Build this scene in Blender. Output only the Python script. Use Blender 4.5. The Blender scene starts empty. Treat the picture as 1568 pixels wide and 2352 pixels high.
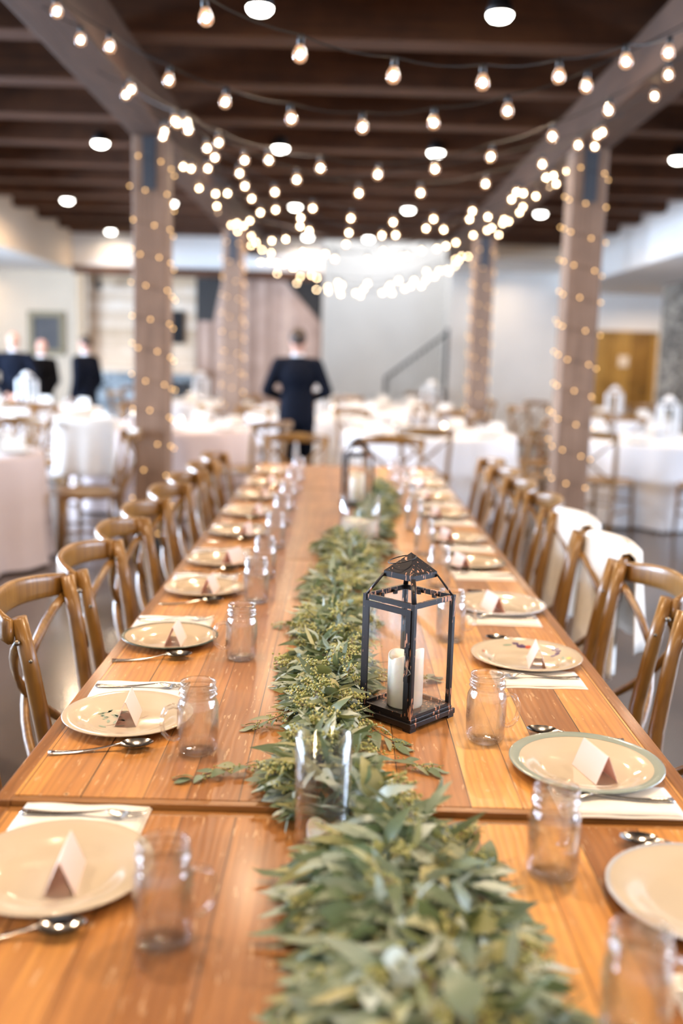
import bpy, bmesh, math, random
from mathutils import Vector, Matrix
R = math.radians
rnd = random.Random(7)
SC = bpy.context.scene
COL = SC.collection

# ------------------------------------------------------------------ camera, world, lights, exposure
cam_d = bpy.data.cameras.new('camera')
cam_d.sensor_fit = 'VERTICAL'; cam_d.sensor_height = 36.0; cam_d.sensor_width = 24.0
cam_d.lens = 35.0; cam_d.clip_end = 100
cam = bpy.data.objects.new('camera', cam_d); COL.objects.link(cam); SC.camera = cam
_p, _y, _r = R(8.92), R(0.1), R(1.6)
fwd = Vector((math.sin(_y) * math.cos(_p), math.cos(_y) * math.cos(_p), -math.sin(_p)))
rt0 = Vector((math.cos(_y), -math.sin(_y), 0)); up0 = rt0.cross(fwd)
rt = rt0 * math.cos(_r) + up0 * math.sin(_r); up = up0 * math.cos(_r) - rt0 * math.sin(_r)
cam.matrix_world = Matrix(((rt.x, up.x, -fwd.x, 0), (rt.y, up.y, -fwd.y, 0), (rt.z, up.z, -fwd.z, 1.48), (0, 0, 0, 1)))
cam_d.dof.use_dof = True; cam_d.dof.focus_distance = 1.98; cam_d.dof.aperture_fstop = 1.5

vs = SC.view_settings
SC.display_settings.display_device = 'sRGB'
vs.view_transform = 'Standard'; vs.look = 'None'; vs.gamma = 1.0; vs.use_curve_mapping = False
vs.exposure = 0.0
cy = SC.cycles
cy.use_denoising = True
cy.max_bounces = 10; cy.diffuse_bounces = 4; cy.glossy_bounces = 4; cy.transmission_bounces = 8
cy.transparent_max_bounces = 40
cy.caustics_reflective = False; cy.caustics_refractive = False
cy.sample_clamp_indirect = 6.0; cy.sample_clamp_direct = 0.0

W = bpy.data.worlds.new('world'); SC.world = W; W.use_nodes = True
W.node_tree.nodes['Background'].inputs[0].default_value = (0.80, 0.88, 1.0, 1)
W.node_tree.nodes['Background'].inputs[1].default_value = 0.9

def area(name, loc, rot, sx, sy, power, color, spread=180, shape='RECTANGLE'):
    l = bpy.data.lights.new(name, 'AREA'); l.shape = shape; l.size = sx; l.size_y = sy
    l.energy = power; l.color = color; l.spread = R(spread)
    o = bpy.data.objects.new(name, l); COL.objects.link(o); o.location = loc; o.rotation_euler = rot
    return o
DAY = (0.60, 0.76, 1.0)
WARM = (1.0, 0.74, 0.50)
# daylight through the long row of windows in the left wall and the right side windows
area('daylight_left_near', (-8.4, 2.2, 1.65), (0, R(-90), 0), 2.0, 8.0, 1700, DAY)
area('daylight_left_far', (-8.4, 8.9, 1.65), (0, R(-90), 0), 2.0, 6.0, 3300, DAY)
area('daylight_right', (8.4, 8.5, 1.65), (0, R(90), 0), 2.0, 16.0, 2500, (.66, .78, 1.0))
area('stairwell_fill_light', (.78, 18.6, 4.15), (0, 0, 0), 1.6, 2.4, 42, (.95, .97, 1.0))  # added fill under the closed stairwell ceiling, brightens the white wall
LAMP_W = 36.0

# ------------------------------------------------------------------ materials
MATS = {}
def nodes_of(name):
    m = bpy.data.materials.new(name); m.use_nodes = True
    nt = m.node_tree; MATS[name] = m
    return m, nt, nt.nodes, nt.links, nt.nodes['Principled BSDF']
def pbr(name, col, rough=0.5, metal=0.0, coat=0.0, spec=0.5, noise=0.0, nscale=8.0, bump=0.0, trans=0.0, sheen=0.0, sss=0.0):
    m, nt, N, L, b = nodes_of(name)
    b.inputs['Base Color'].default_value = (*col, 1); b.inputs['Roughness'].default_value = rough
    b.inputs['Metallic'].default_value = metal; b.inputs['Coat Weight'].default_value = coat
    b.inputs['Specular IOR Level'].default_value = spec
    b.inputs['Sheen Weight'].default_value = sheen
    if sss: b.inputs['Subsurface Weight'].default_value = sss; b.inputs['Subsurface Scale'].default_value = 0.02
    if noise or bump:
        tc = N.new('ShaderNodeTexCoord'); n = N.new('ShaderNodeTexNoise'); n.inputs['Scale'].default_value = nscale
        n.inputs['Detail'].default_value = 5
        L.new(tc.outputs['Object'], n.inputs['Vector'])
        if noise:
            r = N.new('ShaderNodeValToRGB')
            r.color_ramp.elements[0].color = (*[c * (1 - noise) for c in col], 1); r.color_ramp.elements[0].position = .3
            r.color_ramp.elements[1].color = (*[min(1, c * (1 + noise)) for c in col], 1); r.color_ramp.elements[1].position = .7
            L.new(n.outputs['Fac'], r.inputs[0]); L.new(r.outputs[0], b.inputs['Base Color'])
        if bump:
            bp = N.new('ShaderNodeBump'); bp.inputs['Strength'].default_value = bump; bp.inputs['Distance'].default_value = 0.01
            L.new(n.outputs['Fac'], bp.inputs['Height']); L.new(bp.outputs[0], b.inputs['Normal'])
    return m
def math_n(N, L, op, a, b=None, c=None):
    n = N.new('ShaderNodeMath'); n.operation = op
    for i, v in enumerate((a, b, c)):
        if v is None: continue
        if isinstance(v, (int, float)): n.inputs[i].default_value = v
        else: L.new(v, n.inputs[i])
    return n.outputs[0]
def ramp(N, L, fac, stops):
    r = N.new('ShaderNodeValToRGB'); e = r.color_ramp.elements
    while len(e) < len(stops): e.new(0.5)
    for k, (p, c) in enumerate(stops): e[k].position = p; e[k].color = (*c, 1)
    L.new(fac, r.inputs[0]); return r.outputs[0]
def mixc(N, L, fac, a, b, mode='MIX'):
    m = N.new('ShaderNodeMix'); m.data_type = 'RGBA'; m.blend_type = mode
    for k, v in ((0, fac), (6, a), (7, b)):
        if isinstance(v, (int, float)): m.inputs[k].default_value = v
        elif isinstance(v, tuple): m.inputs[k].default_value = (*v, 1)
        else: L.new(v, m.inputs[k])
    return m.outputs[2]
def wood(name, stops, board=0.0, across='X', along='Y', rough=0.4, coat=0.0, grain=45.0, holes=False, seam=(0.05, 0.02, 0.008), bump=0.15, worn=0.0):
    """boards of a given width with grain running along one axis"""
    m, nt, N, L, b = nodes_of(name)
    tc = N.new('ShaderNodeTexCoord'); sp = N.new('ShaderNodeSeparateXYZ'); L.new(tc.outputs['Object'], sp.inputs[0])
    A, G = sp.outputs[across], sp.outputs[along]
    T = sp.outputs[[a for a in 'XYZ' if a not in (across, along)][0]]
    if board:
        warp = math_n(N, L, 'MULTIPLY', math_n(N, L, 'SINE', math_n(N, L, 'MULTIPLY', A, 2.1 / board * .9)), board * .16)
        q = math_n(N, L, 'DIVIDE', math_n(N, L, 'ADD', A, warp), board)
        idx = math_n(N, L, 'FLOOR', q); fr = math_n(N, L, 'FRACT', q)
        wn = N.new('ShaderNodeTexWhiteNoise'); wn.noise_dimensions = '1D'; L.new(idx, wn.inputs['W']); rnd_v = wn.outputs['Value']
    else:
        rnd_v = None
    cv = N.new('ShaderNodeCombineXYZ')
    L.new(math_n(N, L, 'MULTIPLY', A, grain), cv.inputs[0])
    g = math_n(N, L, 'MULTIPLY', G, 1.6)
    if rnd_v is not None: g = math_n(N, L, 'ADD', g, math_n(N, L, 'MULTIPLY', rnd_v, 37.0))
    L.new(g, cv.inputs[1]); L.new(math_n(N, L, 'MULTIPLY', T, grain), cv.inputs[2])
    n1 = N.new('ShaderNodeTexNoise'); n1.inputs['Scale'].default_value = 1.0; n1.inputs['Detail'].default_value = 6; n1.inputs['Distortion'].default_value = .6
    L.new(cv.outputs[0], n1.inputs['Vector'])
    n2 = N.new('ShaderNodeTexNoise'); n2.inputs['Scale'].default_value = 5.0; n2.inputs['Detail'].default_value = 3; L.new(tc.outputs['Object'], n2.inputs['Vector'])
    f = math_n(N, L, 'ADD', math_n(N, L, 'MULTIPLY', n1.outputs['Fac'], .55), math_n(N, L, 'MULTIPLY', n2.outputs['Fac'], .35))
    if rnd_v is not None: f = math_n(N, L, 'ADD', f, math_n(N, L, 'MULTIPLY', math_n(N, L, 'SUBTRACT', rnd_v, .5), .52))
    col = ramp(N, L, f, stops)
    # fine rings: close dark lines drifting along the board
    wv = N.new('ShaderNodeTexWave'); wv.wave_type = 'BANDS'; wv.bands_direction = 'X'
    wv.inputs['Scale'].default_value = grain * .09; wv.inputs['Distortion'].default_value = 7.0; wv.inputs['Detail'].default_value = 2.0; wv.inputs['Detail Scale'].default_value = 1.2
    cv2 = N.new('ShaderNodeCombineXYZ')
    L.new(math_n(N, L, 'MULTIPLY', A, 6.0), cv2.inputs[0]); L.new(math_n(N, L, 'MULTIPLY', g, .55), cv2.inputs[1]); L.new(T, cv2.inputs[2])
    L.new(cv2.outputs[0], wv.inputs['Vector'])
    dk = math_n(N, L, 'MULTIPLY', math_n(N, L, 'POWER', wv.outputs['Fac'], 2.5), .24)
    col = mixc(N, L, dk, col, tuple(c * .5 for c in stops[0][1]))
    if worn:
        cw = N.new('ShaderNodeCombineXYZ')
        L.new(math_n(N, L, 'MULTIPLY', A, 130), cw.inputs[0]); L.new(math_n(N, L, 'MULTIPLY', G, 17), cw.inputs[1])
        nw = N.new('ShaderNodeTexNoise'); nw.inputs['Scale'].default_value = 1.0; nw.inputs['Detail'].default_value = 4; L.new(cw.outputs[0], nw.inputs['Vector'])
        wf = math_n(N, L, 'MULTIPLY', math_n(N, L, 'GREATER_THAN', nw.outputs['Fac'], .645), worn)
        col = mixc(N, L, wf, col, (.72, .50, .30))
    if holes:
        vo = N.new('ShaderNodeTexVoronoi'); vo.inputs['Scale'].default_value = 13.0
        ch = N.new('ShaderNodeCombineXYZ'); L.new(A, ch.inputs[0]); L.new(math_n(N, L, 'MULTIPLY', G, .75), ch.inputs[1])
        L.new(ch.outputs[0], vo.inputs['Vector'])
        d = vo.outputs['Distance']
        halo = math_n(N, L, 'LESS_THAN', math_n(N, L, 'ADD', d, math_n(N, L, 'MULTIPLY', n1.outputs['Fac'], .03)), .070)
        col = mixc(N, L, math_n(N, L, 'MULTIPLY', halo, .45), col, (.80, .58, .36))
        col = mixc(N, L, math_n(N, L, 'LESS_THAN', d, .030), col, (.10, .055, .02))
    if board:
        e = math_n(N, L, 'LESS_THAN', fr, .0016 / board)
        col = mixc(N, L, e, col, seam)
    L.new(col, b.inputs['Base Color'])
    b.inputs['Roughness'].default_value = rough; b.inputs['Coat Weight'].default_value = coat; b.inputs['Coat Roughness'].default_value = .16
    bp = N.new('ShaderNodeBump'); bp.inputs['Strength'].default_value = bump; bp.inputs['Distance'].default_value = .004
    L.new(math_n(N, L, 'SUBTRACT', n1.outputs['Fac'], math_n(N, L, 'MULTIPLY', wv.outputs['Fac'], .4)), bp.inputs['Height']); L.new(bp.outputs[0], b.inputs['Normal'])
    return m
def emit(name, col, strength, sampling='NONE'):
    m, nt, N, L, b = nodes_of(name); N.remove(b)
    e = N.new('ShaderNodeEmission'); e.inputs[0].default_value = (*col, 1); e.inputs[1].default_value = strength
    L.new(e.outputs[0], N['Material Output'].inputs[0])
    m.cycles.emission_sampling = sampling
    return m
def glass(name, tint=(1, 1, 1), ior=1.5, boost=1.0, rough=0.02, edge=(.93, .96, .98), base=0.0, refr=0.0):
    """clear thin glass: fresnel reflection over straight transmission"""
    m, nt, N, L, b = nodes_of(name); N.remove(b)
    tr = N.new('ShaderNodeBsdfTransparent'); gl = N.new('ShaderNodeBsdfGlossy'); gl.inputs['Roughness'].default_value = rough
    gl.inputs['Color'].default_value = (1, 1, 1, 1)
    lw = N.new('ShaderNodeLayerWeight'); lw.inputs['Blend'].default_value = .5
    f0 = ((ior - 1) / (ior + 1)) ** 2
    sch = math_n(N, L, 'MULTIPLY_ADD', math_n(N, L, 'POWER', lw.outputs['Facing'], 3.0), 1 - f0, f0)
    tc = ramp(N, L, lw.outputs['Facing'], [(0.0, tint), (.75, tint), (1.0, tuple(t * e for t, e in zip(tint, edge)))])
    L.new(tc, tr.inputs['Color'])
    rf = N.new('ShaderNodeBsdfGlass'); rf.inputs['IOR'].default_value = 1.45; rf.inputs['Roughness'].default_value = 0.0
    body = tr.outputs[0]
    if refr:
        m0 = N.new('ShaderNodeMixShader'); m0.inputs[0].default_value = refr; L.new(tr.outputs[0], m0.inputs[1]); L.new(rf.outputs[0], m0.inputs[2]); body = m0.outputs[0]
    mx = N.new('ShaderNodeMixShader')
    f = math_n(N, L, 'MULTIPLY_ADD', sch, boost, base); n = N.new('ShaderNodeClamp'); L.new(f, n.inputs[0])
    L.new(n.outputs[0], mx.inputs[0]); L.new(body, mx.inputs[1]); L.new(gl.outputs[0], mx.inputs[2])
    L.new(mx.outputs[0], N['Material Output'].inputs[0])
    return m

M = {}
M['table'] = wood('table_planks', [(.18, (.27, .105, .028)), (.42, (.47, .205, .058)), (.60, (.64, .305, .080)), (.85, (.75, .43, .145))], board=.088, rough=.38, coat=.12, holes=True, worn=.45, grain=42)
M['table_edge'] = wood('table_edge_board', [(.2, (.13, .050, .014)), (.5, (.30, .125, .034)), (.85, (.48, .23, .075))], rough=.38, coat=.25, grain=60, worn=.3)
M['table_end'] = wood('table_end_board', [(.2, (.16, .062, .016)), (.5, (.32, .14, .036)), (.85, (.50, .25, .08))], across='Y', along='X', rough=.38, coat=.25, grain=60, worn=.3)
M['chair'] = wood('chair_varnish', [(.2, (.12, .050, .009)), (.5, (.27, .130, .025)), (.85, (.42, .225, .055))], across='X', along='Z', rough=.36, coat=.3, grain=50, bump=.05)
M['cane'] = pbr('seat_cane', (.30, .19, .09), .6, noise=.25, nscale=60, bump=.3)
M['screw'] = pbr('screw_head', (.25, .22, .18), .35, 1.0)
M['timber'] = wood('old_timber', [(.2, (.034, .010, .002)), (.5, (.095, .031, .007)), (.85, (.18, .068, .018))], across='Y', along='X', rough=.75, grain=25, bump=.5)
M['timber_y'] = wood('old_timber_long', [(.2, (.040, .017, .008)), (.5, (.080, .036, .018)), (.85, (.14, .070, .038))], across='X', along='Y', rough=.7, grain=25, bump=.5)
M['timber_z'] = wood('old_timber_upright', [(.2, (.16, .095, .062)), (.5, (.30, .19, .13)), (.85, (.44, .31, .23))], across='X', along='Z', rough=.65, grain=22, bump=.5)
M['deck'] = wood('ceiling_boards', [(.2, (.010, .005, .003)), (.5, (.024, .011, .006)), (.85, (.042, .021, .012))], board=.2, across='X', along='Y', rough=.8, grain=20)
M['white_wall'] = pbr('white_paint', (.85, .84, .82), .75, noise=.03, nscale=2, bump=.1)
M['beige_wall'] = pbr('warm_and_dim_paint', (.74, .62, .48), .75, noise=.03, nscale=2)
M['floor'] = None
M['black_metal'] = pbr('black_metal', (.012, .012, .013), .45, .3)
M['rail'] = pbr('dark_rail_paint', (.06, .075, .085), .5, .3)
M['steel'] = pbr('silverware', (.72, .70, .68), .16, 1.0)
M['plate'] = pbr('glazed_china', (.60, .49, .36), .12, coat=.5)
M['plate_white'] = pbr('glazed_white_china', (.60, .52, .41), .12, coat=.5)
M['rim_green'] = pbr('rim_dark_green', (.03, .06, .045), .2, coat=.5)
M['rim_sage'] = pbr('rim_sage', (.30, .36, .33), .2, coat=.5)
M['rim_silver'] = pbr('rim_silver', (.62, .65, .72), .25, .3)
M['linen'] = pbr('napkin_linen', (.86, .83, .78), .85, noise=.03, nscale=30, bump=.15)
M['cloth'] = pbr('white_tablecloth', (.86, .86, .88), .85, noise=.02, nscale=6, sheen=.2)
M['cloth_pink'] = pbr('blush_tablecloth', (.66, .55, .53), .85, noise=.02, nscale=6, sheen=.2)
M['card'] = pbr('blush_card', (.92, .77, .73), .7)
M['card_in'] = pbr('coral_bounce_card', (.92, .58, .50), .7)  # inner faces coloured for the reddish light bounced off the plate
for q_ in ('card', 'card_in'):   # paper lets a little light through
    nt = M[q_].node_tree; N_, L_ = nt.nodes, nt.links; t_ = N_.new('ShaderNodeBsdfTranslucent'); t_.inputs[0].default_value = (.95, .74, .68, 1)
    x_ = N_.new('ShaderNodeMixShader'); x_.inputs[0].default_value = .16; L_.new(N_['Principled BSDF'].outputs[0], x_.inputs[1]); L_.new(t_.outputs[0], x_.inputs[2]); L_.new(x_.outputs[0], N_['Material Output'].inputs[0])
M['glass'] = glass('clear_glass', (.985, .99, .995), 1.5, 1.0, base=0.0, refr=.24)
M['thin'] = glass('thin_cylinder_glass', (.985, .99, .995), 1.5, 1.0)
M['pane'] = glass('pane_glass', (.99, .99, .985), 1.45, .8)
def _bulb():
    m = glass('bulb_glass', (1, .93, .84), 1.5, 1.0); nt = m.node_tree; N, L = nt.nodes, nt.links
    e = N.new('ShaderNodeEmission'); e.inputs[0].default_value = (1.0, .52, .28, 1); e.inputs[1].default_value = .42
    a = N.new('ShaderNodeAddShader'); src = N['Material Output'].inputs[0].links[0].from_socket
    L.new(src, a.inputs[0]); L.new(e.outputs[0], a.inputs[1]); L.new(a.outputs[0], N['Material Output'].inputs[0]); m.cycles.emission_sampling = 'NONE'
    return m
M['bulb_glass'] = _bulb()
M['candle'] = pbr('ivory_wax', (.93, .89, .78), .55, sss=.25)
M['lantern_white'] = pbr('white_lantern_paint', (.82, .83, .84), .5)
M['suit'] = pbr('navy_suit', (.004, .006, .013), .9, spec=.12)
M['suit_black'] = pbr('black_suit', (.004, .004, .006), .9, spec=.12)
M['skin'] = pbr('skin', (.55, .30, .22), .55, sss=.1)
M['hair'] = pbr('brown_hair', (.035, .020, .012), .6, noise=.4, nscale=60)
M['shirt'] = pbr('white_shirt', (.75, .78, .84), .8)
M['shoe'] = pbr('black_shoe', (.01, .01, .01), .25)
M['plug'] = pbr('bulb_socket', (.015, .014, .016), .45)
M['wire'] = pbr('black_wire', (.014, .012, .012), .5)
M['bracket'] = pbr('grey_bracket', (.09, .10, .12), .5, .6)
M['lamp_can'] = pbr('lamp_housing', (.03, .028, .03), .4, .3)
M['glow'] = emit('lamp_diffuser', (1.0, .95, .86), 22)
M['core'] = emit('filament_glow', (1.0, .80, .52), 40)
M['fairy'] = emit('fairy_glow', (1.0, .58, .22), 6.5)
def _floor():
    m, nt, N, L, b = nodes_of('polished_concrete')
    tc = N.new('ShaderNodeTexCoord'); n = N.new('ShaderNodeTexNoise'); n.inputs['Scale'].default_value = 1.7; n.inputs['Detail'].default_value = 8; n.inputs['Distortion'].default_value = .8
    L.new(tc.outputs['Object'], n.inputs['Vector'])
    L.new(ramp(N, L, n.outputs['Fac'], [(.3, (.034, .021, .013)), (.5, (.066, .042, .028)), (.72, (.12, .082, .058))]), b.inputs['Base Color'])
    b.inputs['Roughness'].default_value = .22; b.inputs['Coat Weight'].default_value = .3; b.inputs['Coat Roughness'].default_value = .12
    return m
M['floor'] = _floor()
def _leafmat(name, stops, rough=.5):
    m, nt, N, L, b = nodes_of(name)
    g = N.new('ShaderNodeNewGeometry')
    L.new(ramp(N, L, g.outputs['Random Per Island'], stops), b.inputs['Base Color'])
    b.inputs['Roughness'].default_value = rough
    tr = N.new('ShaderNodeBsdfTranslucent'); tr.inputs[0].default_value = (.25, .30, .08, 1)
    mx = N.new('ShaderNodeMixShader'); mx.inputs[0].default_value = .14
    L.new(b.outputs[0], mx.inputs[1]); L.new(tr.outputs[0], mx.inputs[2]); L.new(mx.outputs[0], N['Material Output'].inputs[0])
    return m
M['leaf'] = _leafmat('eucalyptus_leaf', [(0, (.075, .12, .06)), (.25, (.16, .22, .14)), (.5, (.26, .33, .26)), (.72, (.52, .60, .56)), (.85, (.20, .21, .075)), (1, (.46, .44, .24))], .42)  # leaf tones; the palest is lifted to carry side-lit highlights
M['seed'] = _leafmat('eucalyptus_seed', [(0, (.28, .30, .07)), (.5, (.45, .45, .14)), (1, (.66, .62, .28))])
M['stem'] = pbr('eucalyptus_stem', (.20, .12, .08), .6)
def _worn():
    m, nt, N, L, b = nodes_of('worn_black_copper')
    tc = N.new('ShaderNodeTexCoord'); mp = N.new('ShaderNodeMapping'); mp.inputs['Scale'].default_value = (210, 210, 26)
    L.new(tc.outputs['Object'], mp.inputs[0]); n = N.new('ShaderNodeTexNoise'); n.inputs['Detail'].default_value = 5; n.inputs['Scale'].default_value = 1
    L.new(mp.outputs[0], n.inputs['Vector'])
    n2 = N.new('ShaderNodeTexNoise'); n2.inputs['Scale'].default_value = 22; L.new(tc.outputs['Object'], n2.inputs['Vector'])
    f = math_n(N, L, 'ADD', math_n(N, L, 'MULTIPLY', n.outputs['Fac'], .6), math_n(N, L, 'MULTIPLY', n2.outputs['Fac'], .4))
    k = math_n(N, L, 'GREATER_THAN', f, .592)
    L.new(mixc(N, L, k, (.013, .011, .013), (.55, .27, .16)), b.inputs['Base Color'])
    b.inputs['Roughness'].default_value = .38; b.inputs['Metallic'].default_value = .25
    return m
M['worn'] = _worn()
def _stone(name, c1, c2, sc):
    m, nt, N, L, b = nodes_of(name)
    tc = N.new('ShaderNodeTexCoord'); mp = N.new('ShaderNodeMapping'); mp.inputs['Scale'].default_value = (1, 1, 2.4); L.new(tc.outputs['Object'], mp.inputs[0])
    v = N.new('ShaderNodeTexVoronoi'); v.inputs['Scale'].default_value = sc; L.new(mp.outputs[0], v.inputs['Vector'])
    v2 = N.new('ShaderNodeTexVoronoi'); v2.feature = 'DISTANCE_TO_EDGE'; v2.inputs['Scale'].default_value = sc; L.new(mp.outputs[0], v2.inputs['Vector'])
    sx = N.new('ShaderNodeSeparateColor'); L.new(v.outputs['Color'], sx.inputs[0])
    col = ramp(N, L, sx.outputs[0], [(0, c1), (1, c2)])
    col = mixc(N, L, math_n(N, L, 'LESS_THAN', v2.outputs['Distance'], .04), col, tuple(c * .35 for c in c1))
    L.new(col, b.inputs['Base Color']); b.inputs['Roughness'].default_value = .8
    bp = N.new('ShaderNodeBump'); bp.inputs['Strength'].default_value = .8; bp.inputs['Distance'].default_value = .03
    L.new(v2.outputs['Distance'], bp.inputs['Height']); L.new(bp.outputs[0], b.inputs['Normal'])
    return m
M['stone'] = _stone('warm_grey_stone', (.18, .16, .14), (.52, .46, .38), 4)
M['stone_blue'] = _stone('blue_grey_stone', (.16, .20, .23), (.42, .48, .52), 4)
M['panel_light'] = wood('pale_plank_wall', [(.2, (.50, .37, .24)), (.5, (.68, .54, .40)), (.85, (.84, .75, .64))], board=.14, across='Z', along='X', rough=.6, grain=20)
M['barn'] = wood('barn_boards', [(.2, (.26, .17, .13)), (.5, (.44, .31, .25)), (.85, (.62, .48, .40))], board=.13, across='X', along='Z', rough=.7, grain=20)
M['door'] = wood('stained_door', [(.2, (.22, .11, .02)), (.5, (.38, .21, .045)), (.85, (.52, .31, .08))], board=.3, across='X', along='Z', rough=.45, grain=20)
M['black'] = pbr('matte_black', (.012, .012, .013), .5)
M['screen'] = pbr('screen_glass', (.006, .006, .008), .12)
M['gilt'] = pbr('dull_gilt_frame', (.16, .12, .06), .45, .4)
M['art'] = pbr('dark_canvas', (.03, .022, .02), .5, noise=.6, nscale=5)
M['paper'] = pbr('paper_notice', (.75, .66, .55), .7)
M['tan'] = pbr('tan_trim', (.50, .36, .22), .5)

# ------------------------------------------------------------------ mesh helpers
class MB:
    def __init__(s): s.v = []; s.f = []; s.m = []; s.sm = []
    def add(s, vs_, fs, mat=0, smooth=True):
        o = len(s.v); s.v += [tuple(p) for p in vs_]
        for f in fs: s.f.append(tuple(i + o for i in f)); s.m.append(mat); s.sm.append(smooth)
        return s
    def box(s, x0, x1, y0, y1, z0, z1, mat=0, T=None):
        p = [Vector(q) for q in ((x0, y0, z0), (x1, y0, z0), (x1, y1, z0), (x0, y1, z0), (x0, y0, z1), (x1, y0, z1), (x1, y1, z1), (x0, y1, z1))]
        if T: p = [T @ q for q in p]
        return s.add(p, [(0, 3, 2, 1), (4, 5, 6, 7), (0, 1, 5, 4), (1, 2, 6, 5), (2, 3, 7, 6), (3, 0, 4, 7)], mat, False)
    def prism(s, pts, y0, y1, mat=0):
        """outline in x,z extruded along y"""
        n = len(pts)
        v = [(x, y0, z) for x, z in pts] + [(x, y1, z) for x, z in pts]
        f = [tuple(range(n)), tuple(range(2 * n - 1, n - 1, -1))] + [(i, i + n, (i + 1) % n + n, (i + 1) % n) for i in range(n)]
        return s.add(v, f, mat, False)
    def lathe(s, prof, n=32, mat=0, c=(0, 0, 0), smooth=True):
        v = []; f = []; k = len(prof)
        for i in range(n):
            a = 2 * math.pi * i / n
            for r, z in prof: v.append((c[0] + r * math.cos(a), c[1] + r * math.sin(a), c[2] + z))
        for i in range(n):
            j = (i + 1) % n
            for q in range(k - 1): f.append((i * k + q, j * k + q, j * k + q + 1, i * k + q + 1))
        return s.add(v, f, mat, smooth)
    def sweep(s, pts, rx, ry=None, n=8, side=None, mat=0, sq=1.0, cap=True, closed=False):
        """tube along points; rx along 'side', ry along the other axis; lists allowed; sq<1 squarer"""
        P = [Vector(p) for p in pts]; k = len(P); v = []
        ry = rx if ry is None else ry
        RX = rx if isinstance(rx, (list, tuple)) else [rx] * k; RY = ry if isinstance(ry, (list, tuple)) else [ry] * k
        prev = None
        for i in range(k):
            if closed: t = P[(i + 1) % k] - P[i - 1]
            else: t = P[min(i + 1, k - 1)] - P[max(i - 1, 0)]
            t.normalize()
            if side is not None: a = Vector(side)
            elif prev is not None: a = prev
            else: a = Vector((1, 0, 0)) if abs(t.x) < .9 else Vector((0, 1, 0))
            a = a - t * a.dot(t)
            if a.length < 1e-6: a = t.orthogonal()
            a.normalize(); prev = a; b = t.cross(a)
            for j in range(n):
                th = 2 * math.pi * (j + .5) / n; c_, s_ = math.cos(th), math.sin(th)
                c_ = math.copysign(abs(c_) ** sq, c_); s_ = math.copysign(abs(s_) ** sq, s_)
                v.append(P[i] + a * (c_ * RX[i]) + b * (s_ * RY[i]))
        f = []
        m = k if closed else k - 1
        for i in range(m):
            i2 = (i + 1) % k
            for j in range(n): f.append((i * n + j, i * n + (j + 1) % n, i2 * n + (j + 1) % n, i2 * n + j))
        if cap and not closed: f += [tuple(range(n - 1, -1, -1)), tuple((k - 1) * n + j for j in range(n))]
        return s.add(v, f, mat)
    def ball(s, c, rx, ry=None, rz=None, n=12, m=8, mat=0, T=None):
        ry = rx if ry is None else ry; rz = rx if rz is None else rz
        v = [Vector((0, 0, rz))]; f = []
        for i in range(1, m):
            ph = math.pi * i / m
            for j in range(n):
                th = 2 * math.pi * j / n; v.append(Vector((rx * math.sin(ph) * math.cos(th), ry * math.sin(ph) * math.sin(th), rz * math.cos(ph))))
        v.append(Vector((0, 0, -rz)))
        for j in range(n): f.append((0, 1 + j, 1 + (j + 1) % n))
        for i in range(m - 2):
            for j in range(n): f.append((1 + i * n + j, 1 + (i + 1) * n + j, 1 + (i + 1) * n + (j + 1) % n, 1 + i * n + (j + 1) % n))
        e = len(v) - 1; o = 1 + (m - 2) * n
        for j in range(n): f.append((o + j, e, o + (j + 1) % n))
        if T is not None: v = [T @ q for q in v]
        c = Vector(c); return s.add([q + c for q in v], f, mat)
    def xform(s, T, start=0):
        s.v[start:] = [tuple(T @ Vector(p)) for p in s.v[start:]]; return s
    def build(s, name, mats, parent=None, bevel=0.0, loc=None, subsurf=0):
        me = bpy.data.meshes.new(name); me.from_pydata(s.v, [], s.f)
        me.polygons.foreach_set('use_smooth', s.sm); me.polygons.foreach_set('material_index', s.m)
        for m_ in (mats if isinstance(mats, (list, tuple)) else [mats]): me.materials.append(m_)
        me.update()
        o = bpy.data.objects.new(name, me); COL.objects.link(o)
        if parent is not None: o.parent = parent
        if loc is not None: o.location = loc
        if bevel:
            b = o.modifiers.new('bevel', 'BEVEL'); b.width = bevel; b.segments = 2; b.limit_method = 'ANGLE'; b.harden_normals = False
        if subsurf:
            b = o.modifiers.new('smooth', 'SUBSURF'); b.levels = subsurf; b.render_levels = subsurf
        return o
def tag(o, label=None, cat=None, group=None, kind=None):
    if label: o['label'] = label
    if cat: o['category'] = cat
    if group: o['group'] = group
    if kind: o['kind'] = kind
    return o
def empty(name, loc=(0, 0, 0), rz=0.0):
    o = bpy.data.objects.new(name, None); o.empty_display_size = .05; COL.objects.link(o)
    o.location = loc; o.rotation_euler = (0, 0, rz); return o
def thing(name, label, cat, loc=(0, 0, 0), rz=0.0, group=None):
    return tag(empty(name, loc, rz), label, cat, group)
KIDS = {}
def kids(o): return [c for c in bpy.data.objects if c.parent == o]
def proto(o):
    """remember a thing's tree so that copies are quick"""
    ks = kids(o); KIDS[o.name] = [(k, kids(k)) for k in ks]; return o
def dup(src, loc, rz, label, group=None):
    r = src.copy(); COL.objects.link(r); r.location = loc; r.rotation_euler = (0, 0, rz)
    r['label'] = label
    if group: r['group'] = group
    elif 'group' in r: del r['group']
    for k, gs in KIDS.get(src.name, []):
        c = k.copy(); COL.objects.link(c); c.parent = r
        for g in gs:
            d = g.copy(); COL.objects.link(d); d.parent = c
    return r
FIRST = {}
def place(src, loc, rz, label, group=None):
    """the first placing moves the thing itself, later ones copy it"""
    if src.name not in FIRST:
        FIRST[src.name] = 1; src.location = loc; src.rotation_euler = (0, 0, rz); src['label'] = label
        if group: src['group'] = group
        return src
    return dup(src, loc, rz, label, group)
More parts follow.
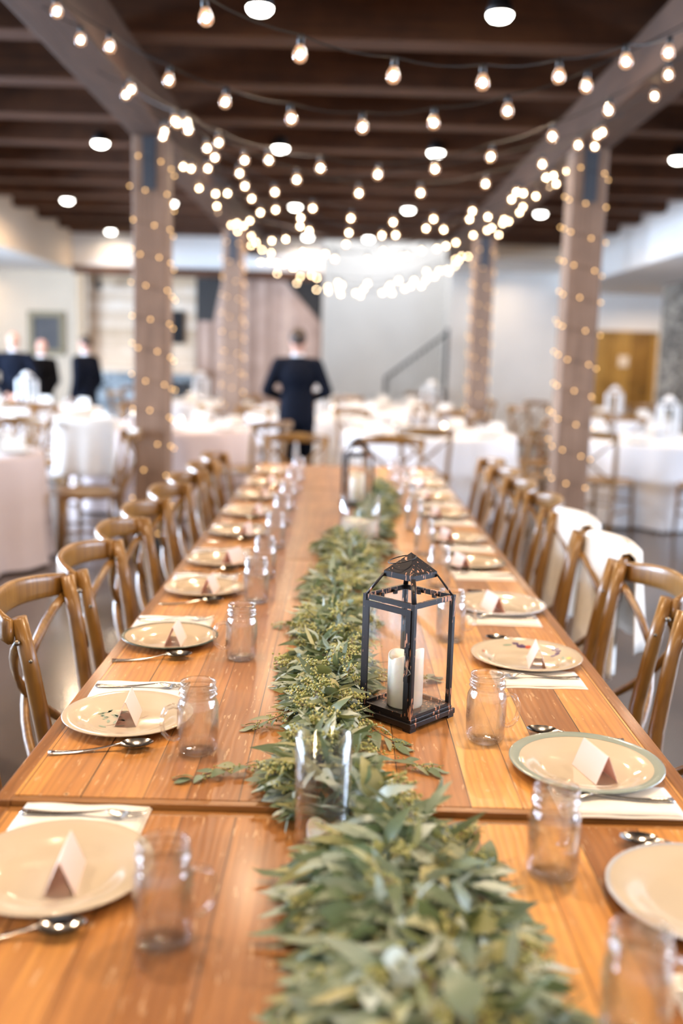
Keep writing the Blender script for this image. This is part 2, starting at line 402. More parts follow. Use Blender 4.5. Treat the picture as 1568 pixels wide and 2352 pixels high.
def arc(cx, cy_, r, a0, a1, n): return [(cx + r * math.cos(R(a0 + (a1 - a0) * i / n)), cy_ + r * math.sin(R(a0 + (a1 - a0) * i / n))) for i in range(n + 1)]
ORD = ['nearest', 'second', 'third', 'fourth', 'fifth', 'sixth', 'seventh', 'eighth', 'ninth', 'tenth', 'eleventh', 'twelfth']
# ------------------------------------------------------------------ the room
def struct(name, mb, m, bevel=0.0, label=None):
    o = mb.build(name, m, bevel=bevel); tag(o, label, None, None, 'structure'); return o
HX0, HX1, HZ, SOF = -4.4, 3.85, 3.62, 2.75
struct('floor', MB().box(-8.6, 8.6, -4, 21, -.15, 0), M['floor'])
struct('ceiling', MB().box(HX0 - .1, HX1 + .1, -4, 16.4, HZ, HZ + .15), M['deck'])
struct('ceiling_left_aisle', MB().box(-8.6, HX0 - .1, -4, 17.0, SOF, SOF + .12), M['white_wall'])
struct('ceiling_right_aisle', MB().box(HX1 + .1, 8.6, -4, 19.0, SOF, SOF + .12), M['white_wall'])
struct('wall_left_upper', MB().box(HX0 - .1, HX0, -4, 16.4, SOF, HZ), M['beige_wall'])  # beige puts the dimness of this face into its paint
struct('wall_right_upper', MB().box(HX1, HX1 + .1, -4, 16.4, SOF, HZ), M['white_wall'])
struct('wall_back_upper', MB().box(HX0 - .1, -.38, 16.4, 16.55, SOF, HZ + .15), M['white_wall'])
struct('wall_back_feature', MB().box(-4.2, -.38, 16.55, 16.7, 0, SOF), M['panel_light'])
struct('wall_back_left', MB().box(-8.6, -4.2, 17.0, 17.15, 0, SOF), M['beige_wall'])
struct('wall_stair_left', MB().box(-.45, -.38, 16.71, 20.0, 0, 4.2), M['white_wall'])
struct('wall_back_centre', MB().box(-.38, 1.95, 20.0, 20.15, 0, 4.2), M['white_wall'])
struct('wall_back_right', MB().box(1.95, 8.6, 19.0, 19.15, 0, 3.1), M['white_wall'])
struct('wall_stair_right', MB().box(1.95, 2.05, 19.15, 20.0, 0, 4.2), M['white_wall'])
struct('ceiling_stairwell', MB().box(-.38, 1.95, 16.4, 20.15, 4.2, 4.3), M['white_wall'])
struct('ceiling_back_right', MB().box(1.95, HX1 + .1, 16.55, 19.0, 3.1, 3.2), M['white_wall'])
struct('wall_back_right_upper', MB().box(1.95, HX1 + .1, 16.4, 16.55, 3.1, HZ + .15), M['beige_wall'])  # white bulkhead coloured beige to carry its dim lighting
struct('trim_header', MB().box(-4.36, -.38, 16.24, 16.4, 2.66, 2.78), M['timber'])
struct('trim_post', MB().box(-4.3, -4.2, 16.24, 16.4, 0, 2.66), M['tan'])
def window_wall(side, x0, x1, ya, yb, spans):
    struct('wall_' + side, MB().box(x0, x1, ya, yb, 0, .7).box(x0, x1, ya, yb, 2.6, SOF), M['white_wall'])
    edges = [ya] + [v for s_ in spans for v in s_] + [yb]
    for k in range(0, len(edges), 2):
        struct('wall_%s_pier' % side, MB().box(x0, x1, edges[k], edges[k + 1], .7, 2.6), M['white_wall'])
    for a, b in spans:
        window_wall.n += 1
        f = MB(); xm = (x0 + x1) / 2
        for z in (.7, 1.62, 2.54): f.box(xm - .03, xm + .03, a, b, z, z + .06)
        for q in (a, (a + b) / 2 - .03, b - .06): f.box(xm - .03, xm + .03, q, q + .06, .7, 2.6)
        w = struct('window_%d' % window_wall.n, f, M['lantern_white'])
        MB().box(xm - .004, xm + .004, a + .06, b - .06, .76, 2.54).build('window_pane', M['pane'], w)
window_wall.n = 0
window_wall('left', -8.3, -8.15, -4, 17.0, [(.6, 3.2), (3.6, 6.2), (6.6, 9.2), (9.6, 12.2), (12.6, 14.6)])
window_wall('right', 8.15, 8.3, -4, 19.0, [(.6, 3.2), (3.6, 6.2), (6.6, 9.2)])

for s_, X in (('left', -1.43), ('right', 1.73)):
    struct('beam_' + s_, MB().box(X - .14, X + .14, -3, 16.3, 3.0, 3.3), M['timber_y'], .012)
k = 0
for i in range(-4, 10):
    Y = 6.25 + 1.05 * i; dz = rnd.uniform(-.015, .0)
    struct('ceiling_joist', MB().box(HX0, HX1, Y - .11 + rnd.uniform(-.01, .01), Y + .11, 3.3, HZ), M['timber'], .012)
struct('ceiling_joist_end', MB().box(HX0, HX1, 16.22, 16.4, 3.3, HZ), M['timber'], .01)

# door on the right back wall
d = struct('door_1', MB().box(4.73, 5.77, 18.93, 19.0, 0, 2.0), M['door'], .01)
fr = MB(); fr.box(4.65, 4.73, 18.9, 19.0, 0, 2.08).box(5.77, 5.85, 18.9, 19.0, 0, 2.08).box(4.65, 5.85, 18.9, 19.0, 2.0, 2.08)
fr.build('door_frame', M['door'], d)
pm = MB()
for x0, x1 in ((4.82, 5.2), (5.3, 5.68)):
    for z0, z1 in ((.2, .95), (1.08, 1.85)): pm.box(x0, x1, 18.915, 18.93, z0, z1)
pm.build('door_panel', M['door'], d, bevel=.006)
h = MB(); h.sweep([(5.68, 18.93, 1.0), (5.68, 18.87, 1.0), (5.58, 18.87, 1.0)], .012); h.build('door_handle', M['black_metal'], d)
tag(MB().box(5.15, 5.33, 18.905, 18.912, 1.42, 1.62).build('paper_notice', M['paper']), 'small pale notice on the stained wooden back door', 'notice')

# stair with its dark railing
st = thing('staircase', 'white staircase behind the dark metal railing at the back', 'stairs', (.8, 18.5, 0))
for i in range(6):
    MB().box(.19 * i, 1.14, .12, 1.35, .155 * i, .155 * (i + 1)).build('step', M['white_wall'], st)
rl = thing('stair_railing', 'dark metal stair railing climbing to the right against the white wall', 'railing', (.78, 18.5, 0))
MB().sweep([(0, 0, 1.10), (1.06, 0, 1.92)], .028, .022).build('handrail', M['rail'], rl)
MB().sweep([(0, 0, .06), (1.06, 0, .90)], .03, .022).build('bottom_rail', M['rail'], rl)
for x, z0, z1 in ((0, 0, 1.12), (1.09, 0, 2.02)):
    MB().box(x - .03, x + .03, -.03, .03, z0, z1).build('newel_post', M['rail'], rl)
for i in range(1, 12):
    x = 1.06 * i / 12; z = .82 * i / 12
    MB().sweep([(x, 0, z * 1.02 + .06), (x, 0, z + 1.10)], .009, n=6).build('baluster', M['rail'], rl)

# left back wall things
pf = thing('framed_picture', 'dark picture in a dull gilt frame on the beige wall', 'picture', (-5.0, 16.99, 1.36))
g = MB(); g.box(-.31, .31, -.04, 0, 0, .09).box(-.31, .31, -.04, 0, .63, .72).box(-.31, -.22, -.04, 0, .09, .63).box(.22, .31, -.04, 0, .09, .63)
g.build('frame', M['gilt'], pf, bevel=.008); MB().box(-.22, .22, -.02, 0, .09, .63).build('canvas', M['art'], pf)
tv = thing('television', 'black flat television on the pale plank wall above the fireplace', 'television', (-3.02, 16.54, 1.6))
MB().box(-.40, .40, -.05, 0, 0, .53).build('casing', M['black'], tv, bevel=.006); MB().box(-.385, .385, -.056, -.05, .015, .515).build('screen', M['screen'], tv)
fp = thing('fireplace', 'blue-grey stone fireplace with a dark firebox below the television', 'fireplace', (-3.2, 16.53, 0))
MB().box(-.8, .8, -.45, 0, 0, 1.12).build('stone_surround', M['stone_blue'], fp, bevel=.02)
MB().box(-.86, .86, -.52, 0, 1.12, 1.2).build('mantel', M['panel_light'], fp, bevel=.01)
MB().box(.16, .76, -.47, -.45, .35, 1.0).build('firebox', M['black'], fp, bevel=.01)
bd = thing('barn_board_screen', 'tall reclaimed barn-board screen with clipped upper corners on a black backing', 'screen', (0, 0, 0))
MB().prism([(-2.41, 0), (-2.41, 1.97), (-2.12, 1.97), (-1.98, 2.64), (-.98, 2.64), (-.38, 1.98), (-.38, 0)], 16.34, 16.38).build('boards', M['barn'], bd)
MB().box(-2.41, -.38, 16.385, 16.395, 0, 2.655).build('backing', M['black'], bd)
sp_ = thing('spotlight', 'small black spotlight hanging from the header timber', 'spotlight', (-3.93, 16.2, 2.66))
MB().sweep([(0, 0, 0), (0, 0, -.1)], .012).build('stem', M['black'], sp_)
MB().lathe([(0, .07), (.05, .07), (.055, -.06), (.045, -.06), (.04, -.02), (0, -.02)], 16).xform(Matrix.Translation((0, -.02, -.17)) @ Matrix.Rotation(R(35), 4, 'X')).build('head', M['black'], sp_)
sc_ = thing('stone_column', 'rough grey stone column at the right edge by the back door', 'column', (5.95, 16.0, 0))
MB().box(-.78, 1.2, -.4, .6, 0, SOF).build('column_body', M['stone'], sc_, bevel=.02)

# ------------------------------------------------------------------ timber posts with fairy lights
def fairy(name_post, X, Y, label):
    t = thing('fairy_lights', label, 'fairy lights', (X, Y, 0), 0, 'fairy lights wound around the timber posts')
    pts = []; hb = .14; turns = 12.5; per = 8 * hb; n = int(turns * 16)
    def at(u):   # u in perimeter lengths
        q = (u % 1.0) * 4; e = int(q); f_ = q - e
        a = [(-hb, -hb), (hb, -hb), (hb, hb), (-hb, hb), (-hb, -hb)]
        x = a[e][0] + (a[e + 1][0] - a[e][0]) * f_; y = a[e][1] + (a[e + 1][1] - a[e][1]) * f_
        return Vector((x, y, 2.86 - .225 * u))
    for i in range(n + 1): pts.append(at(turns * i / n))
    MB().sweep(pts, .0015, n=4).build('wire', M['wire'], t)
    ball_ = None
    N_ = 96
    for i in range(N_):
        p = at(turns * (i + .5) / N_ + rnd.uniform(-.012, .012)); 
        if ball_ is None:
            ball_ = MB().ball((0, 0, 0), .0068, n=8, m=6).build('light_bulb', M['fairy'], t); o = ball_
        else:
            o = ball_.copy(); COL.objects.link(o); o.parent = t
        o.location = p * 1.0 + Vector((p.x, p.y, 0)).normalized() * .004 + Vector((0, 0, rnd.uniform(-.01, .01)))
def post(X, Y, label):
    t = thing('timber_post', label, 'post', (X, Y, 0), 0, 'timber posts down the hall')
    MB().box(-.125, .125, -.125, .125, 0, 3.0).build('shaft', M['timber_z'], t, bevel=.012)
    b = MB().box(-.05, .05, -.134, -.124, 2.62, 2.99)
    for z in (2.68, 2.78, 2.88): b.ball((0, -.135, z), .012, n=8, m=4)
    b.build('bracket', M['bracket'], t)
    MB().box(-.13, .13, -.13, .13, 0, .08).build('foot_plate', M['bracket'], t)
for X, Y, w in ((-1.43, 7.55, 'near left'), (1.73, 7.55, 'near right'), (-1.43, 12.95, 'far left'), (1.73, 12.95, 'far right')):
    where = {'near left': 'thick timber post just behind the left row of chairs', 'near right': 'thick timber post just behind the right row of chairs',
             'far left': 'distant timber post in front of the barn-board screen', 'far right': 'distant timber post between the stair railing and the door'}[w]
    post(X, Y, where); fairy(None, X, Y, 'small amber fairy lights wound around the ' + {'near left': 'timber post behind the left chairs', 'near right': 'timber post behind the right chairs', 'far left': 'distant post before the barn boards', 'far right': 'distant post right of the stair railing'}[w])

# ------------------------------------------------------------------ ceiling lamps (the ones in the frame and the rows above the near table)
def make_lamp():
    t = thing('ceiling_lamp', 'x', 'ceiling lamp')
    MB().sweep([(0, 0, .32), (0, 0, .07)], .012, n=8).build('stem', M['lamp_can'], t)
    MB().lathe([(0, .10), (.045, .09), (.066, .04), (.074, 0), (.070, 0), (.0, .01)], 24).build('housing', M['lamp_can'], t)
    MB().lathe([(.068, .002), (.066, -.012), (.052, -.028), (.028, -.037), (0, -.04)], 24).build('diffuser', M['glow'], t)
    return proto(t)
LAMP = make_lamp()
rows = [(-1.5, [-2.2, -.6, .77, 2.5], 'behind'), (2.05, [-2.2, -.6, .77, 2.5], 'over'), (5.66, [-.50, .78], 'first'), (9.3, [-2.23, -.62, .77, 2.94], 'second'),
        (12.85, [-3.5, -2.21, -.66, .75, 2.4], 'third'), (16.05, [-3.7, -.62, .33], 'last')]
names = {'first': ['bright round ceiling lamp at the top edge, left of centre', 'bright round ceiling lamp at the top edge, right of centre'],
         'second': ['white ceiling lamp left of the near left post', 'white ceiling lamp just left of the bulb strings in the middle row', 'white ceiling lamp right of centre in the middle row', 'white ceiling lamp by the right edge beyond the beam'],
         'third': ['small white ceiling lamp far left, farther row', 'small white ceiling lamp touching the right side of the near left post', 'small white ceiling lamp lost among the bulbs left of centre', 'small white ceiling lamp below the strings, right of centre', 'small white ceiling lamp just left of the near right post'],
         'last': ['smallest ceiling lamp at the far end, above the header timber', 'smallest ceiling lamp among the bulbs, above the barn boards', 'smallest ceiling lamp among the bulbs, above the stairwell']}
for Y, xs, rn in rows:
    for i, X in enumerate(xs):
        if rn in names: place(LAMP, (X, Y, 3.30), 0, names[rn][i], 'ceiling lamps between the joists')
        area('lamp_and_fill_light', (X, Y, 3.25), (0, 0, 0), .14, .14, LAMP_W * (.2 if rn == 'last' else 1), WARM, 165, 'DISK')
for X, Y, lb in ((-6.2, 19 * .87, 'recessed lamp in the low left aisle ceiling'), (5.35, 16.9, 'recessed lamp in the low right aisle ceiling')):
    t = thing('recessed_lamp', lb, 'ceiling lamp', (X, Y, SOF))
    MB().lathe([(.10, 0), (.10, -.015), (.08, -.012), (.078, 0)], 24).build('trim_ring', M['lantern_white'], t)
    MB().lathe([(.08, -.004), (0, -.014)], 24).build('diffuser', M['glow'], t)
    area('lamp_and_fill_light', (X, Y, SOF - .05), (0, 0, 0), .14, .14, LAMP_W * .25, WARM, 165, 'DISK')
for X, Y in ((6.0, 12.5), (5.6, 17.6)):  # lights without fixtures; the farther one is added to brighten the back wall
    area('lamp_and_fill_light', (X, Y, SOF - .05), (0, 0, 0), .14, .14, LAMP_W, WARM, 165, 'DISK')

area('lamp_and_fill_light', (2.9, 18.2, 3.05), (0, 0, 0), .14, .14, LAMP_W * .35, WARM, 165, 'DISK')  # fill added without a fixture to lift the back right wall

# ------------------------------------------------------------------ string lights
STRINGS = [[[-0.46,3.31,2.51],[-0.17,3.42,2.44],[0.14,3.56,2.42],[0.46,3.69,2.44],[0.75,3.81,2.5],[1.01,3.89,2.58],[1.22,4.08,2.67]],[[-1.25,4.47,2.88],[-1.04,4.52,2.76],[-0.78,4.48,2.62],[-0.54,4.49,2.54],[-0.25,4.4,2.46],[0.05,4.34,2.42],[0.34,4.27,2.43],[0.63,4.21,2.47],[0.92,4.12,2.55]],[[-1.26,4.89,2.89],[-1.14,5.43,2.81],[-0.95,5.65,2.71],[-0.71,5.63,2.6],[-0.43,5.54,2.5],[-0.15,5.39,2.44],[0.15,5.42,2.42],[0.44,5.33,2.44],[0.71,5.23,2.49],[0.99,5.11,2.57],[1.25,5.08,2.69],[1.47,4.89,2.81]],[[-1.27,5.91,2.9],[-0.94,5.66,2.7],[-0.87,5.53,2.67],[-0.59,5.84,2.55],[-0.3,5.94,2.47],[0.06,6.04,2.42],[0.42,6.03,2.43],[0.81,6.14,2.51],[1.14,6.14,2.63],[1.43,6.03,2.78],[1.67,5.78,2.94]],[[-1.15,6.45,2.82],[-0.89,5.73,2.68],[-0.83,6.05,2.65],[-0.82,6.32,2.65],[-0.68,6.43,2.58],[-0.48,6.73,2.52],[1.33,6.07,2.73],[1.47,6.09,2.81]],[[-1.24,6.9,2.88],[-0.96,7.04,2.71],[-0.7,6.97,2.59],[-0.24,6.98,2.46],[0.02,7.12,2.42],[0.32,7.26,2.42],[0.61,7.34,2.46],[1.18,7.27,2.65],[1.4,7.36,2.77],[1.65,7.02,2.92]],[[-1.19,7.81,2.84],[-0.71,7.58,2.6],[-0.54,7.68,2.54],[-0.35,7.63,2.48],[0.01,7.94,2.42],[0.6,7.87,2.46],[0.9,7.47,2.54],[0.94,7.96,2.55],[1.23,7.79,2.68],[1.31,7.75,2.72],[1.48,7.51,2.81]],[[-1.33,8.31,2.94],[-0.94,8.02,2.7],[-0.7,8.22,2.59],[-0.38,8.2,2.49],[-0.31,8.31,2.47],[0.27,8.05,2.42],[0.38,8.09,2.43],[0.77,8.24,2.5],[1.15,8.47,2.64],[1.7,8.49,2.92],[1.71,8.15,2.96]],[[-1.38,9.54,2.97],[-1.13,8.78,2.81],[-0.9,9.45,2.68],[-0.01,8.85,2.43],[0.33,9.33,2.43],[1.68,9.27,2.94],[1.77,9.12,3.01]],[[-0.58,9.67,2.55],[-0.21,9.95,2.45],[0.2,10.05,2.42],[0.54,10.02,2.45],[0.59,10.06,2.46],[0.71,9.78,2.49],[0.87,9.94,2.53],[0.97,10.05,2.57],[1.06,10.01,2.6],[1.23,10.05,2.68],[1.54,10.15,2.85],[1.69,9.98,2.95]],[[-1.32,10.36,2.93],[-1.17,10.85,2.83],[-1.07,10.57,2.77],[-0.77,10.48,2.62],[-0.45,10.44,2.51],[-0.12,10.31,2.44],[1.42,10.46,2.78],[1.46,10.42,2.8],[1.64,10.9,2.91],[1.7,10.22,2.93],[1.7,10.88,2.93]],[[-1.43,11.31,3.01],[-1.37,12.08,2.96],[-1.34,12.51,2.94],[-1.08,11.55,2.78],[-1.07,12.07,2.77],[-0.92,12.43,2.69],[1.7,11.55,2.87]],[[-1.68,13.41,3.21],[-1.27,13.58,2.89],[-1.08,13.01,2.78],[-0.82,13.34,2.64],[-0.69,13.27,2.59],[-0.46,13.38,2.51],[-0.39,13.54,2.49],[0.28,13.33,2.42],[0.69,13.46,2.48],[1.05,13.4,2.6],[1.7,12.93,2.93],[1.7,13.45,2.86]],[[-0.97,14.15,2.72],[-0.65,14.46,2.57],[-0.11,13.63,2.44],[-0.06,13.94,2.43],[0.25,14.45,2.42],[0.61,14.13,2.46],[0.61,14.57,2.46],[1.47,13.85,2.81],[1.58,14.11,2.88],[1.7,13.67,2.87],[1.7,14.34,2.9],[1.97,14.52,3.16]],[[-1.5,14.82,3.06],[-1.12,14.91,2.8],[-0.27,14.85,2.46],[-0.27,15.73,2.46],[-0.1,14.94,2.44],[0.15,15.36,2.42],[0.56,15.63,2.45],[0.97,14.61,2.57],[1.34,14.73,2.73],[1.72,15.7,2.97]],[[-1.34,15.95,2.89],[-1.08,15.95,2.72],[-0.77,15.95,2.58],[-0.46,15.95,2.49],[-0.08,15.92,2.43],[0.23,16.0,2.42],[0.72,15.95,2.47],[0.92,15.95,2.54],[1.01,15.95,2.58],[1.18,15.95,2.59],[1.24,15.95,2.68],[1.38,15.95,2.74],[1.57,15.95,2.85],[1.6,15.95,2.82],[1.69,15.95,2.91]]]
BULB = None
slabel = ['nearest sagging string of globe bulbs across the top of the picture', 'second sagging string of globe bulbs, just beyond the nearest one', 'third sagging string of globe bulbs counted from the camera', 'fourth sagging string of globe bulbs counted from the camera']
for si, L in enumerate(STRINGS):
    lb = slabel[si] if si < 4 else '%s string of globe bulbs counted from the camera, between the two beams' % (ORD + ['thirteenth', 'fourteenth', 'fifteenth', 'sixteenth', 'seventeenth'])[si]
    y0 = sum(p[1] for p in L) / len(L)
    t = thing('string_lights', lb, 'string lights', (0.15, round(y0, 2), 3.0), 0, 'strings of globe bulbs hung between the beams')
    o0 = Vector((0.15, round(y0, 2), 3.0))
    tops = []
    for p in L:
        q = Vector(p) - o0
        if BULB is None:
            b = MB(); b.lathe([(.0115, .032), (.015, .024), (.021, .012), (.0245, 0), (.0225, -.012), (.014, -.022), (0, -.0265)], 20)
            BULB = b.build('bulb', M['bulb_glass'], t)
            s1 = MB().lathe([(0, .062), (.008, .062), (.0115, .055), (.0125, .028), (.0, .026)], 12).build('socket', M['plug'], BULB)
            s2 = MB().ball((0, 0, 0), .0105, .0105, .0125, n=10, m=8).build('filament', M['core'], BULB)
            bulb_kids = [s1, s2]; b_ = BULB
        else:
            b_ = BULB.copy(); COL.objects.link(b_); b_.parent = t
            for kk in bulb_kids:
                c_ = kk.copy(); COL.objects.link(c_); c_.parent = b_
        b_.location = q; b_.rotation_euler = (rnd.uniform(-.12, .12), rnd.uniform(-.12, .12), 0)
        tops.append(q + Vector((0, 0, .062)))
    # wire through the sockets, ends tied to the beams' lower edges
    ch = [Vector((-1.56 , tops[0].y - .1, .0))] if tops[0].x > -1.5 else []
    ch += tops
    ch.append(Vector((1.46, tops[-1].y + .05, .0)) if tops[-1].x < 1.3 else tops[-1] + Vector((.12, .03, .05)))
    path = []
    for a, b in zip(ch, ch[1:]):
        ln = (b - a).length
        for u in (0, .25, .5, .75): path.append(a.lerp(b, u) - Vector((0, 0, .05 * ln * 4 * u * (1 - u) if ln < .6 else .12 * ln * u * (1 - u))))
    path.append(ch[-1])
    MB().sweep(path, .0032, n=5).build('wire', M['wire'], t)
# ------------------------------------------------------------------ the long farm table (four tables end to end)
TX0, TX1 = -.537, .610
TZ = .77
def farm_table(y0, y1, z, label):
    xc = (TX0 + TX1) / 2; hw = (TX1 - TX0) / 2; L_ = y1 - y0
    t = thing('farm_table', label, 'table', (xc, y0, 0), 0, 'plank farm tables set end to end')
    eb = .028
    MB().box(-hw + eb, hw - eb, .018, L_ - .018, z - .035, z).build('tabletop', M['table'], t)
    for s_ in (-1, 1):
        x = s_ * (hw - eb / 2 + .0005)
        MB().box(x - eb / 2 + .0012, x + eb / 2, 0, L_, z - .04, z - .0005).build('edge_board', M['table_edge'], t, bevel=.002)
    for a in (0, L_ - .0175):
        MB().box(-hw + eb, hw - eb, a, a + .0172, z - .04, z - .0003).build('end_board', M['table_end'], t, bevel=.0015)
    for a in (.06, L_ - .09): MB().box(-hw + .1, hw - .1, a, a + .025, z - .14, z - .041).build('apron', M['table_edge'], t)
    for s_ in (-1, 1):
        MB().box(s_ * (hw - .09) - .0125, s_ * (hw - .09) + .0125, .09, L_ - .09, z - .14, z - .041).build('apron', M['table_edge'], t)
        for a in (.10, L_ - .10): MB().box(s_ * (hw - .12) - .04, s_ * (hw - .12) + .04, a - .04, a + .04, 0, z - .041).build('leg', M['table_edge'], t, bevel=.004)
farm_table(-.44, 1.484, TZ - .009, 'nearest plank farm table, slightly lower, cut off by the bottom edge')
farm_table(1.489, 3.418, TZ, 'plank farm table that carries the black lantern')
farm_table(3.422, 5.30, TZ, 'third plank farm table, beyond the near lantern, under the wide candle vase')
farm_table(5.304, 6.5, TZ, 'farthest plank farm table, at the end of the long row')
def tz(y): return TZ if y > 1.487 else TZ - .009
def onto(x, y):   # positions read for the higher top, moved to the lower one
    return (x * 1.012, y * 1.012) if y < 1.47 else (x, y)

# ------------------------------------------------------------------ cross-back chair, facing +Y
def make_chair():
    t = thing('crossback_chair', 'x', 'chair')
    for s_ in (-1, 1):
        MB().sweep([(s_ * .195, -.285, 0), (s_ * .192, -.245, .2), (s_ * .188, -.215, .44), (s_ * .192, -.222, .6), (s_ * .205, -.25, .78), (s_ * .212, -.272, .895)],
                   [.016, .019, .021, .020, .019, .018], [.015, .018, .020, .019, .018, .017], n=12, side=(1, 0, 0), sq=.85).build('back_post', M['chair'], t)
        MB().sweep([(s_ * .185, .20, 0), (s_ * .183, .19, .25), (s_ * .178, .18, .445)], [.015, .018, .020], n=12).build('front_leg', M['chair'], t)
    # top rail: a tall bent band wrapping behind the posts
    pts = []
    for i in range(17):
        u = -1 + i / 8.0
        pts.append((.232 * u, -.285 - .088 * (1 - abs(u) ** 2.4), .868 + .012 * (1 - u * u)))
    w = [.010 + .001 * 0 for _ in pts]; hgt = [.029 + .006 * (1 - abs(-1 + i / 8.0) ** 2) for i in range(17)]
    MB().sweep(pts, hgt, w, n=12, side=(0, 0, 1), sq=.6).build('top_rail', M['chair'], t)
    for s_ in (-1, 1):
        q = []
        for i in range(13):
            u = i / 12; x = s_ * (.222 - .408 * u); z = .845 - .37 * u
            q.append((x, -.272 - .075 * math.sin(math.pi * min(1, u * 1.05)) ** .8 + .045 * u + s_ * .006, z))
        MB().sweep(q, .0115, .007, n=8, side=(0.62 * s_, 0, .78), sq=.7).build('cross_slat', M['chair'], t)
    MB().ball((0, -.325, .66), .012, n=8, m=6).build('cross_clip', M['screw'], t)
    sc = MB()
    for s_ in (-1, 1): sc.ball((s_ * .236, -.27, .845), .007, n=8, m=6).ball((s_ * .222, -.245, .80), .005, n=6, m=4)
    sc.build('screw', M['screw'], t)
    # seat: rounded trapezoid frame with a woven panel
    ring = []
    for i in range(36):
        a = 2 * math.pi * i / 36; c_, s_ = math.cos(a), math.sin(a)
        x = .215 * math.copysign(abs(c_) ** .6, c_); y = .21 * math.copysign(abs(s_) ** .6, s_) - .005
        ring.append((x * (1 + .06 * y / .2), y, .455))
    MB().sweep(ring, .020, .013, n=8, side=(0, 0, 1), closed=True, sq=.7).xform(Matrix.Scale(1, 4)).build('seat_frame', M['chair'], t)
    v = [(x * .98, y * .98, .462) for x, y, z in ring] + [(x * .5, y * .5, .457) for x, y, z in ring] + [(0, 0, .456)]
    v2 = [(x, y, z - .014) for x, y, z in v]; f = []; n = 36
    for i in range(n):
        j = (i + 1) % n; f += [(i, j, j + n, i + n), (i + n, j + n, 2 * n)]
    f2 = [tuple(q + 2 * n + 1 for q in reversed(x)) for x in f] + [(j, i, i + 2 * n + 1, j + 2 * n + 1) for i, j in ((i, (i + 1) % n) for i in range(n))]
    MB().add(v + v2, f + f2).build('seat', M['cane'], t)
    for s_ in (-1, 1):
        MB().sweep([(s_ * .192, -.25, .2), (s_ * .183, .19, .2)], .010, n=8).build('side_stretcher', M['chair'], t)
    MB().sweep([(-.183, .19, .28), (.183, .19, .28)], .010, n=8).build('front_stretcher', M['chair'], t)
    MB().sweep([(-.19, -.235, .28), (.19, -.235, .28)], .010, n=8).build('rear_stretcher', M['chair'], t)
    return proto(t)
CHAIR = make_chair()
LY = [1.59, 2.33, 2.81, 3.24, 3.66, 4.17, 4.62, 5.14, 5.64]
RY_ = [2.12, 2.68, 3.16, 3.67, 4.22, 4.72, 5.22, 5.74]
for i, y in enumerate(LY):
    lb = 'cut-off crossback chair at the left edge of the picture' if i == 0 else '%s complete crossback chair along the left side of the long table' % ORD[i - 1]
    place(CHAIR, (-.418 + rnd.uniform(-.01, .01), y, 0), R(-90 + rnd.uniform(-2, 2)), lb, 'chairs along the long table')
for i, y in enumerate(RY_):
    lb = ['crossback chair cut off by the right edge, nearest on that side', 'bare crossback chair in front of the two cloth-draped ones', 'crossback chair under the nearer white cloth', 'crossback chair under the farther white cloth',
          'first bare crossback chair beyond the cloth-draped ones', 'second bare crossback chair beyond the cloth-draped ones', 'third bare crossback chair beyond the cloth-draped ones', 'farthest crossback chair along the right side of the long table'][i]
    place(CHAIR, (.56 + rnd.uniform(-.01, .01), y, 0), R(90 + rnd.uniform(-2, 2)), lb, 'chairs along the long table')
place(CHAIR, (-.33, 6.92, 0), R(180), 'left chair at the far head of the long table, facing the camera', 'chairs along the long table')
place(CHAIR, (.36, 6.95, 0), R(178), 'right chair at the far head of the long table, facing the camera', 'chairs along the long table')

def drape(y, lb, seed, drop):
    """white cloth hung over the rail of a right-hand chair, most of it in front of the back"""
    r_ = random.Random(seed); n, m = 22, 26; v = []
    for i in range(n + 1):
        u = -1 + 2 * i / n
        yy = y + .20 * u; xr = .56 + .285 + .088 * (1 - abs(u * .86) ** 2.4)
        for j in range(m + 1):
            w = j / m   # 0: outer hem, rises over the rail, 1: inner hem
            wav = .010 * math.sin(u * 9 + seed) + .006 * math.sin(u * 17 + w * 3)
            if w < .30:  a = w / .30; x = xr + .028 + wav * (1 - a) + .02 * (1 - a); z = .893 - .30 * (1 - a)
            elif w < .42: a = (w - .30) / .12; x = xr + .028 * math.cos(math.pi * a); z = .893 + .022 * math.sin(math.pi * a)
            else: a = (w - .42) / .58; x = xr - .028 - .035 * a - wav * 2 * a; z = .893 - (drop + .05 * u) * a
            v.append((x, yy + .03 * w * u * (1 if w > .42 else 0), z))
    f = [(i * (m + 1) + j, (i + 1) * (m + 1) + j, (i + 1) * (m + 1) + j + 1, i * (m + 1) + j + 1) for i in range(n) for j in range(m)]
    o = MB().add(v, f).build('draped_cloth', M['linen'])
    s_ = o.modifiers.new('thick', 'SOLIDIFY'); s_.thickness = .004; s_.offset = 0
    tag(o, lb, 'cloth', 'white cloths draped over chair backs')
drape(RY_[2], 'larger white cloth draped over a right-hand chair back', 1, .42)
drape(RY_[3], 'farther white cloth draped over a right-hand chair back', 5, .36)

